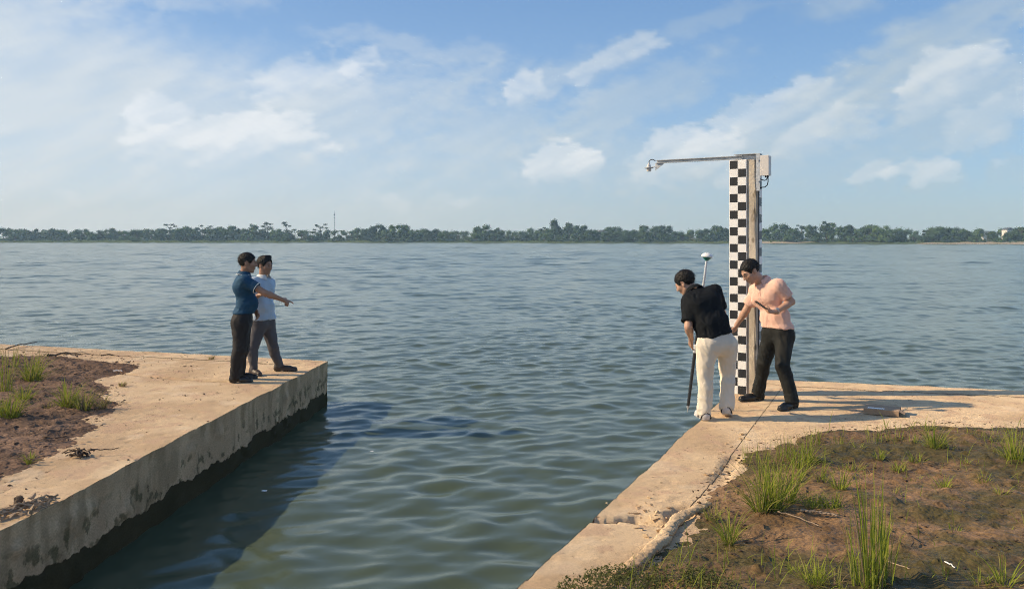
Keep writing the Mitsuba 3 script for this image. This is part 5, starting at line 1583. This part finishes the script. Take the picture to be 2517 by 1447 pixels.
def tuft(x, y, h, r, n, kind, rng, z0=0.0):
    """Blade sets (green, yellow, dry) of one tuft."""
    out = {'blades': [], 'yellow_blades': [], 'dry_blades': []}
    n = int(n * (2.3 if kind == 'g' else 1.1 if kind == 't' else 1.7) * (1.5 if x < -1 else 1.0))
    for k in range(n):
        a = rng.uniform(0, 2 * np.pi)
        q = r * (1.05 if kind == 't' else 0.6) * math.sqrt(rng.uniform(0, 1))
        root = np.array([x + math.cos(a) * q, y + math.sin(a) * q * 0.8, z0 - 0.02])
        if kind == 's':
            hh, lean, w, bend = h * rng.uniform(0.55, 1.0), h * rng.uniform(0.0, 0.22), 0.0042, 0.3
        elif kind == 't':
            hh, lean, w, bend = h * (0.25 + 0.75 * rng.uniform(0, 1) ** 0.8), h * rng.uniform(0.0, 0.16), 0.0068, 0.35
        else:
            hh, lean, w, bend = h * (0.30 + 0.70 * rng.uniform(0, 1) ** 1.3), h * rng.uniform(0.03, 0.42), 0.0062, 0.9
        az = a + rng.uniform(-0.9, 0.9)
        m = blade(root, hh, lean, az, w * (1.5 if x < -1 else 1.15) * rng.uniform(0.7, 1.25), rng, bend)
        u = rng.uniform()
        pick = {'g': (0.80, 0.94), 's': (0.70, 0.86), 't': (0.78, 0.93), 'y': (0.40, 0.80), 'd': (0.12, 0.45)}[kind]
        out['blades' if u < pick[0] else 'yellow_blades' if u < pick[1] else 'dry_blades'].append(m)
    for k in range(max(2, n // 5)):          # broken dry blades at the foot
        a = rng.uniform(0, 2 * np.pi)
        q = r * rng.uniform(0.3, 1.1)
        root = np.array([x + math.cos(a) * q, y + math.sin(a) * q * 0.8, z0 + 0.002])
        out['dry_blades'].append(blade(root, rng.uniform(0.01, 0.05), rng.uniform(0.05, 0.14), rng.uniform(0, 6.3), 0.006, rng, 0.8, 3))
    return out


TUFT_LABEL = {0: 'tall bright green grass tuft near the far rim of the left mud', 2: 'dense green grass tuft at the left edge on the left mud', 5: 'upright thin green tuft in the middle of the left mud',
              6: 'yellowish bushy grass tuft right beside the upright thin one on the left mud', 8: 'tiny grey dry tuft alone near the right rim of the left mud', 9: 'short yellow sprig on the left mud nearest the twig bundle',
              10: 'tiny grass sprout on the far rim of the left concrete', 14: 'biggest grass clump where the right concrete meets the mud', 16: 'green tuft right behind the big clump at the concrete edge',
              22: 'tallest grass clump in the foreground with long upright blades', 23: 'looser right hand part of the tallest foreground grass clump', 24: 'looser left hand part of the tallest foreground grass clump', 25: 'low sprawling green tuft left of the tallest foreground clump', 35: 'dense green tuft near the cardboard box side of the mud, with tall thin stalks',
              38: 'leafy grass tuft at the right edge below the concrete', 40: 'lone narrow tuft in the middle of the right mud', 44: 'low spiky yellow rosette on the right mud below the lone narrow tuft',
              48: 'grass tuft in the bottom right corner, left one of two', 49: 'grass tuft in the bottom right corner, right one of two', 52: 'thin green tuft beside the mortar ridge', 54: 'single tall blade growing on the concrete by the bottom edge'}
HOW = {'g': 'green grass tuft', 's': 'sparse thin grass stalk group', 't': 'tall grass clump', 'y': 'yellowing short grass tuft', 'd': 'dried grass tuft'}
for k, (x, y, h, r, n, kind) in enumerate(TUFTS):
    rng = np.random.default_rng(500 + k)
    key = numbered('grass_tuft')
    for nm, ms in tuft(x, y, h, r, n, kind, rng, 0.025).items():
        if ms and kind == 't' and nm != 'dry_blades':       # these blades are large enough to pick apart
            for q, m in enumerate(ms):
                add(f'{key}__{nm[:-1]}' + ('' if q == 0 else f'_{q:03d}'), join([m]), {'blades': 'blade_look', 'yellow_blades': 'yellow_blade_look'}[nm])
        elif ms:
            add(f'{key}__{nm}', join(ms), {'blades': 'blade_look', 'yellow_blades': 'yellow_blade_look', 'dry_blades': 'dry_blade_look'}[nm], kind='stuff')
    bank = 'left' if x < -1 else 'right'
    depth = 'far part' if y > (9.5 if bank == 'left' else 6.9) else 'near part'
    if k in TUFT_LABEL:
        tag(key, TUFT_LABEL[k], 'grass')
    else:
        same = sorted([t for t in range(len(TUFTS)) if t not in TUFT_LABEL and TUFTS[t][5] == kind and (TUFTS[t][0] < -1) == (x < -1) and ('far part' if TUFTS[t][1] > (9.5 if bank == 'left' else 6.9) else 'near part') == depth],
                      key=lambda t: TUFTS[t][0] / TUFTS[t][1])
        tag(key, f'{ORD[same.index(k)]} {HOW[kind]} from the left, {depth} of the {bank} mud', 'grass', f'grass tufts on the {depth} of the {bank} mud')

# low weeds creeping over the bottom edge, and fallen bits everywhere: uncountable
rc_ = np.random.default_rng(31)
cen, nr = [], []
wp = Polygon([(0.22, 4.40), (0.30, 4.57), (0.42, 4.66), (0.58, 4.72), (0.75, 4.74), (1.0, 4.70), (1.15, 4.58), (1.2, 4.3), (0.4, 4.2)])
P_ = rc_.uniform([0.2, 4.2], [1.25, 4.76], (12000, 2))
P_ = P_[shapely.contains_xy(wp, P_[:, 0], P_[:, 1])]
P_ = P_[rc_.uniform(size=len(P_)) < 0.2 + 0.8 * (nz(P_[:, 0], P_[:, 1], 7.0, 3) > -0.05)][:4200]
cen = np.column_stack([P_, 0.03 + rc_.uniform(0, 0.06, len(P_))])
nr = np.column_stack([rc_.normal(size=len(P_)) * 0.7, rc_.normal(size=len(P_)) * 0.7 - 0.3, np.ones(len(P_))])
cen, nr = np.array(cen), np.array(nr)
add('weeds', leaf_quads(cen, nr / np.linalg.norm(nr, axis=1, keepdims=True), 0.0085, rc_), 'weed_look', False, 'small leafy weeds creeping over the concrete at the bottom edge', kind='stuff')

scene['litter_look'] = {'type': 'twosided', 'bsdf': {'type': 'principled', 'base_color': proc(lambda p, n, uv: mix((0.035, 0.022, 0.014), (0.14, 0.085, 0.05), noise(p.x * 31, p.y * 31, p.z * 31))), 'roughness': 0.8}}
scene['dry_stem_look'] = {'type': 'twosided', 'bsdf': {'type': 'principled', 'base_color': proc(lambda p, n, uv: mix((0.19, 0.13, 0.085), (0.46, 0.36, 0.25), fbm(p.x * 22, p.y * 22, p.z * 22, 3))), 'roughness': 0.8}}
scene['dark_stem_look'] = {'type': 'twosided', 'bsdf': {'type': 'principled', 'base_color': proc(lambda p, n, uv: mix((0.035, 0.025, 0.018), (0.12, 0.085, 0.06), fbm(p.x * 22, p.y * 22, p.z * 22, 3))), 'roughness': 0.8}}


ICO = trimesh.creation.icosahedron()


def chips(poly, n, smin_, smax_, rng, z=0.004, dens=None, flat=(0.08, 0.3)):
    """Many small irregular flat bits strewn over a polygon."""
    x0, y0, x1, y1 = poly.bounds
    P = rng.uniform([x0, y0], [x1, y1], (n * 12, 2))
    P = P[shapely.contains_xy(poly, P[:, 0], P[:, 1])]
    if dens is not None:
        P = P[rng.uniform(size=len(P)) < dens(P[:, 0], P[:, 1])]
    P = P[:n]
    k = len(P)
    L = smin_ + (smax_ - smin_) * rng.uniform(size=k) ** 2.2
    V = np.array(ICO.vertices)[None] * rng.uniform(0.55, 1.2, (k, 12, 1)) * np.stack([L * 0.5, L * rng.uniform(0.12, 0.35, k), L * rng.uniform(*flat, k) * 0.6], 1)[:, None]
    a = rng.uniform(0, 6.3, k)
    c, s = np.cos(a)[:, None], np.sin(a)[:, None]
    X, Y = V[..., 0] * c - V[..., 1] * s, V[..., 0] * s + V[..., 1] * c
    base = lefttop(P[:, 0], P[:, 1]) if P[0, 0] < -1 else righttop(P[:, 0], P[:, 1])
    W = np.stack([X + P[:, :1], Y + P[:, 1:], V[..., 2] + (z + base + L * 0.05)[:, None]], -1).reshape(-1, 3)
    F = (np.array(ICO.faces)[None] + np.arange(k)[:, None, None] * 12).reshape(-1, 3)
    return trimesh.Trimesh(W, F, process=False)


lp_ = Polygon([(-3.2, 5.2), (-2.85, 12.8), (-4.6, 13.7), (-9, 14.9), (-9, 9), (-5, 5)])
conc = lp_.difference(Polygon(left_mud))
dens_l = lambda x, y: 0.2 + 0.8 * (nz(x, y, 1.1, 8) > 0.03)
add('leaf_litter', chips(conc, 520, 0.007, 0.045, np.random.default_rng(41), 0.003, dens_l), 'litter_look', False, 'dark scraps of leaf and silt strewn over the left concrete', kind='stuff')
add('mud_clods', chips(Polygon(left_mud).intersection(lp_), 3200, 0.010, 0.085, np.random.default_rng(42), 0.045), 'litter_look', False, 'clods and rotten stalks on the left mud', kind='stuff')
rp = Polygon(right_mud).intersection(Polygon([(0.2, 4.2), (4.0, 4.2), (6.5, 8.6), (2, 8.6)]))
add('mud_crumbs', chips(rp, 4200, 0.006, 0.05, np.random.default_rng(43), 0.04), 'litter_look', False, 'crumbs and rotten stalks on the right mud', kind='stuff')
rc2 = Polygon([(0.3, 4.7), (2.0, 8.7), (3.0, 11.1), (6.2, 10.3), (6.0, 8.6), (3.0, 8.6), (1.3, 6.6)]).difference(Polygon(right_mud))
add('silt_scraps', chips(rc2, 240, 0.004, 0.024, np.random.default_rng(44), 0.003), 'litter_look', False, 'small dark scraps on the right concrete', kind='stuff')


def stem(pts, r, sides=6):
    p = np.array(pts, float)
    t = np.linspace(0, 1, len(p))
    tt = np.linspace(0, 1, max(8, len(p) * 3))
    q = np.column_stack([np.interp(tt, t, p[:, k]) for k in range(3)])
    q[1:-1] += np.random.default_rng(len(p) + int(abs(p[0, 0]) * 1000)).normal(size=(len(q) - 2, 3)) * r * 0.5
    return tube(q, np.linspace(1, 0.6, len(q)) * r, sides)


def stick(pts, r, look, label):
    key = numbered('stick')
    add(key, stem(pts, r), look, True, label, 'stick')


rq = np.random.default_rng(71)
Q = rq.uniform([0.4, 4.2], [6.5, 8.6], (9000, 2))
Q = Q[shapely.contains_xy(Polygon(right_mud).buffer(-0.08), Q[:, 0], Q[:, 1])]
Q = Q[rq.uniform(size=len(Q)) < 0.05 + 0.95 * sstep(0.0, 0.14, nz(Q[:, 0], Q[:, 1], 1.3, 55))][:1500]
sp_ = [blade(np.array([q[0], q[1], 0.02]), rq.uniform(0.03, 0.16) * (1.6 if rq.uniform() < 0.15 else 1), rq.uniform(0.01, 0.07), rq.uniform(0, 6.3), rq.uniform(0.003, 0.006), rq, 0.6, 3) for q in Q]
add('thin_grass', join(sp_), 'blade_look', False, 'thin scattered grass sprouts over the right mud', kind='stuff')

# bundle of twigs on the left concrete
rt2 = np.random.default_rng(12)
tw = 'twig_bundle'
c = np.array([-3.70, 7.31, 0.012])
k = 0
for a, L, r, lk in ((0.25, 0.30, 0.006, 'dark_stem_look'), (2.3, 0.20, 0.006, 'dry_stem_look'), (2.9, 0.19, 0.007, 'dark_stem_look'), (-0.5, 0.14, 0.006, 'dry_stem_look')):
    d = np.array([math.cos(a), math.sin(a), 0])
    add(f'{tw}__twig' + ('' if k == 0 else f'_{k:03d}'), stem([c + [0, 0, 0.03], c + d * L * 0.4 + [0, 0, 0.05], c + d * L * 0.75 + [0, 0, 0.035], c + d * L + [0, 0, 0.05 if k < 2 else 0.01]], r), lk, True)
    k += 1
kn = []
for q in range(26):
    a = rt2.uniform(0, 6.3)
    p = c + np.array([rt2.normal() * 0.045, rt2.normal() * 0.035, rt2.uniform(0, 0.045)])
    d = np.array([math.cos(a), math.sin(a), rt2.normal() * 0.25]) * rt2.uniform(0.02, 0.06)
    kn.append(stem([p - d, p + [0, 0, 0.01], p + d], rt2.uniform(0.005, 0.012)))
add(f'{tw}__root_knot', cat(*kn), 'dark_stem_look', True, kind='stuff')
tag(tw, 'small tangle of dark roots and twigs on the left concrete by the mud', 'twigs')

# heap of dry palm leaf at the lower left rim
hp = 'dry_leaf_heap'
fr = []
for q in range(26):
    t = q / 25
    base = np.array([-3.46 + 0.17 * t, 5.62 + 0.42 * t, 0.012])
    a = math.radians(50) + rt2.normal() * 0.5
    d = np.array([math.cos(a), math.sin(a), 0])
    L = rt2.uniform(0.05, 0.16)
    fr.append(stem([base + np.array([rt2.normal() * 0.03, rt2.normal() * 0.03, 0]) - d * L, base + [0, 0, rt2.uniform(0.02, 0.05)], base + d * L + [0, 0, 0.004]], rt2.uniform(0.004, 0.009)))
add(f'{hp}__leaf_stalks', cat(*fr), 'dry_stem_look', True, kind='stuff')
cu = []
for q in range(40):
    p = np.array([-3.42 + 0.17 * rt2.uniform(0, 1), 5.66 + 0.42 * rt2.uniform(0, 1), 0.02])
    p[0] += rt2.normal() * 0.02
    m = trimesh.convex.convex_hull(rt2.normal(size=(7, 3)) * [0.022, 0.009, 0.006])
    m.apply_transform(trimesh.transformations.random_rotation_matrix(rt2.uniform(0, 1, 3)))
    m.apply_translation(p + [0, 0, rt2.uniform(0, 0.025)])
    cu.append(m)
add(f'{hp}__leaf_scraps', cat(*cu), 'dry_stem_look', False, kind='stuff')
tag(hp, 'heap of curled dry palm leaf at the lower left rim of the pier', 'dry leaves')
lump = trimesh.creation.icosphere(3, 0.03)
lump.vertices *= [1.1, 0.7, 1.0]
lump.vertices += (meshkit.fbm(lump.vertices * 50, 3, 3)[:, None] - 0.5) * 0.03
lump.apply_translation([-3.494, 6.03, 0.026])
add('dead_leaf', lump, 'dark_stem_look', False, 'crumpled dark leaf standing on the concrete above the dry palm heap', 'leaf')
stick([(-8.47, 14.25, 0.02), (-8.42, 14.6, 0.06), (-8.36, 15.0, 0.05)], 0.012, 'dark_stem_look', 'long thin dark stick behind the tall tuft on the far left rim')
stick([(-7.25, 13.28, 0.05), (-7.0, 13.36, 0.07), (-6.75, 13.33, 0.06)], 0.018, 'dark_stem_look', 'dark branch lying at the far rim of the left mud')
stick([(-7.05, 13.42, 0.05), (-6.8, 13.45, 0.075), (-6.62, 13.40, 0.05)], 0.010, 'dry_stem_look', 'pale split stick beside the dark branch on the left mud')
stick([(-6.42, 13.30, 0.04), (-6.3, 13.34, 0.06), (-6.12, 13.28, 0.03)], 0.010, 'dark_stem_look', 'short dark stick at the right end of the far mud rim')
stick([(-5.44, 11.64, 0.06), (-5.40, 11.66, 0.065), (-5.33, 11.65, 0.06)], 0.010, 'white_paint_look', 'small white chip lying on the left mud')
stick([(1.77, 5.673, 0.06), (1.84, 5.57, 0.065), (1.946, 5.408, 0.055)], 0.0045, 'dry_stem_look', 'thin pale reed stem below the big grass clump on the right')
stick([(2.41, 4.83, 0.06), (2.43, 4.77, 0.065), (2.45, 4.71, 0.06)], 0.005, 'white_paint_look', 'short white straw on the mud in the lower right')
stick([(2.10, 4.86, 0.05), (2.18, 4.72, 0.06), (2.25, 4.53, 0.05)], 0.004, 'dry_stem_look', 'long thin pale stalk right of the tallest grass clump')
stick([(2.34, 5.02, 0.05), (2.41, 5.10, 0.07), (2.40, 5.22, 0.09), (2.44, 5.28, 0.06)], 0.005, 'dark_stem_look', 'forked dark twig on the mud right of the tallest grass clump')
cob = []
for q in range(34):
    t = q / 33
    m = trimesh.creation.icosphere(1, rt2.uniform(0.006, 0.011))
    m.vertices *= [1.3, 0.8, 0.7]
    m.apply_translation([1.939 + 0.19 * t + rt2.normal() * 0.003, 5.705 - 0.113 * t + rt2.normal() * 0.006, 0.055 + rt2.uniform(0, 0.012)])
    cob.append(m)
add('dry_seed_head', cat(*cob), 'dry_stem_look', True, 'knobbly pale dry seed head lying under the big grass clump', 'seed head')

# the mortar ridge along the right slab
ridge = np.array([(1.38, 5.97), (1.27, 5.86), (1.117, 5.673), (1.02, 5.48), (0.95, 5.298), (0.88, 5.17), (0.809, 5.047), (0.72, 4.90), (0.663, 4.813), (0.619, 4.743), (0.56, 4.70)])
tt = np.linspace(0, len(ridge) - 1, 90)
rp2 = np.column_stack([np.interp(tt, np.arange(len(ridge)), ridge[:, k]) for k in (0, 1)])
rr = 0.050 * (0.70 + 0.5 * meshkit.fbm(np.column_stack([tt * 1.3, tt * 0, tt * 0]), 3, 2)) * np.sin(np.clip(np.linspace(0.06, 0.97, 90), 0, 1) * np.pi) ** 0.35
rm = tube(np.column_stack([rp2, 0.020 + rr * 0]), rr, 26)
rm.vertices[:, 2] = 0.020 + (rm.vertices[:, 2] - 0.020) * 0.62
rm = rm.subdivide()
rm.vertices += rm.vertex_normals * ((meshkit.fbm(rm.vertices * 15, 5, 5) - 0.5) * 0.040 + np.minimum(meshkit.noise(rm.vertices * 60, 8) - 0.30, 0) * 0.022)[:, None]
add('concrete_pier_001__mortar_ridge', rm, 'concrete_look', True, 'rough raised ridge of mortar along the mud')
rub = []
rr2 = np.random.default_rng(8)
for q in range(64):
    t = rr2.uniform(0, 1)
    p = np.array([0.98, 5.72]) + rr2.normal(size=2) * [0.13, 0.15] if q < 40 else np.array([1.55 + 0.75 * t, 6.75 + 1.6 * t]) + rr2.normal(size=2) * 0.045
    L = rr2.uniform(0.008, 0.030)
    m = trimesh.convex.convex_hull(rr2.normal(size=(9, 3)) * L * [0.6, 0.5, 0.35])
    m.apply_translation([p[0], p[1], 0.006 + float(righttop(np.array([p[0]]), np.array([p[1]]))[0])])
    rub.append(m)
add('concrete_pier_001__rubble', cat(*rub), 'concrete_look', False, 'crumbled mortar on the cracks')
labels['concrete_pier_001__rubble']['kind'] = 'stuff'

# cardboard box
def board(p, n, uv):
    return mix((0.31, 0.215, 0.145), (0.38, 0.27, 0.185), fbm(p.x * 14, p.y * 14, p.z * 14, 3)) * (0.94 + 0.12 * noise(p.x * 150, p.y * 20, p.z * 20))


scene['cardboard_look'] = rough(board, 0.9)
scene['cardboard_inside_look'] = rough((0.20, 0.15, 0.10), 0.9)
scene['grey_flap_look'] = rough((0.16, 0.16, 0.14), 0.8)
bw, bd, bh = 0.345, 0.265, 0.056
bm = np.eye(4)
ba = math.radians(-29)
bm[:2, :2] = [[math.cos(ba), -math.sin(ba)], [math.sin(ba), math.cos(ba)]]
bm[:3, 3] = [3.965, 9.125, 0.006]
sh = lambda m: (m.apply_transform(bm), m)[1]
cb = 'cardboard_box'
t_ = 0.004
add(f'{cb}__tray', sh(cat(box(bw, bd, t_, (0, 0, t_ / 2)), box(bw, t_, bh - 2 * t_, (0, -bd / 2 + t_ / 2, bh / 2)), box(bw, t_, bh - 2 * t_, (0, bd / 2 - t_ / 2, bh / 2)), box(t_, bd - 2 * t_, bh - 2 * t_, (-bw / 2 + t_ / 2, 0, bh / 2)))), 'cardboard_look')
add(f'{cb}__lid', sh(box(bw, bd, t_, (0, 0, bh - t_ / 2))), 'cardboard_look')
fl = box(0.085, bd * 0.45, 0.003, (0.0425, 0, 0))
fl.apply_transform(trimesh.transformations.rotation_matrix(math.radians(-38), [0, 1, 0]))
fl.apply_translation([bw / 2 + 0.001, bd * 0.18, 0.012])
add(f'{cb}__end_flap', sh(fl), 'grey_flap_look', False, 'dark open end flap')
fl = box(0.060, bd * 0.40, 0.003, (0.030, 0, 0))
fl.apply_transform(trimesh.transformations.rotation_matrix(math.radians(24), [0, 1, 0]))
fl.apply_translation([bw / 2 + 0.001, -bd * 0.26, bh - 0.004])
add(f'{cb}__end_flap_001', sh(fl), 'cardboard_look')
add(f'{cb}__sticker', sh(box(0.165, 0.048, 0.001, (-0.055, -0.060, bh + 0.0006))), 'white_paint_look', False, 'white paper sticker on the lid')
tag(cb, 'flat open cardboard box with white sticker lying on the right concrete', 'box')

# bits afloat near the left wall
for k, (x, y, L, lab) in enumerate(((-2.467, 8.489, 0.045, 'larger white scrap floating in the dark water near the left wall'), (-1.667, 10.075, 0.028, 'smaller white speck floating farther out from the left wall'))):
    m = trimesh.convex.convex_hull(np.random.default_rng(60 + k).normal(size=(9, 3)) * [L * 0.5, L * 0.25, L * 0.12])
    m.apply_translation([x, y, WATER + 0.03])
    add(numbered('floating_scrap'), m, 'white_plastic_look', False, lab, 'litter')
# ------------------------------------------------------------------ the hazy air box round everything
scene['haze'] = {'type': 'cube', 'to_world': T().translate([0, 270, 13.5]).scale([520, 490, 16.5]), 'bsdf': {'type': 'null'}, 'interior': {'type': 'ref', 'id': 'river_air'}}
tag('haze', 'pale haze over the river', kind='stuff')
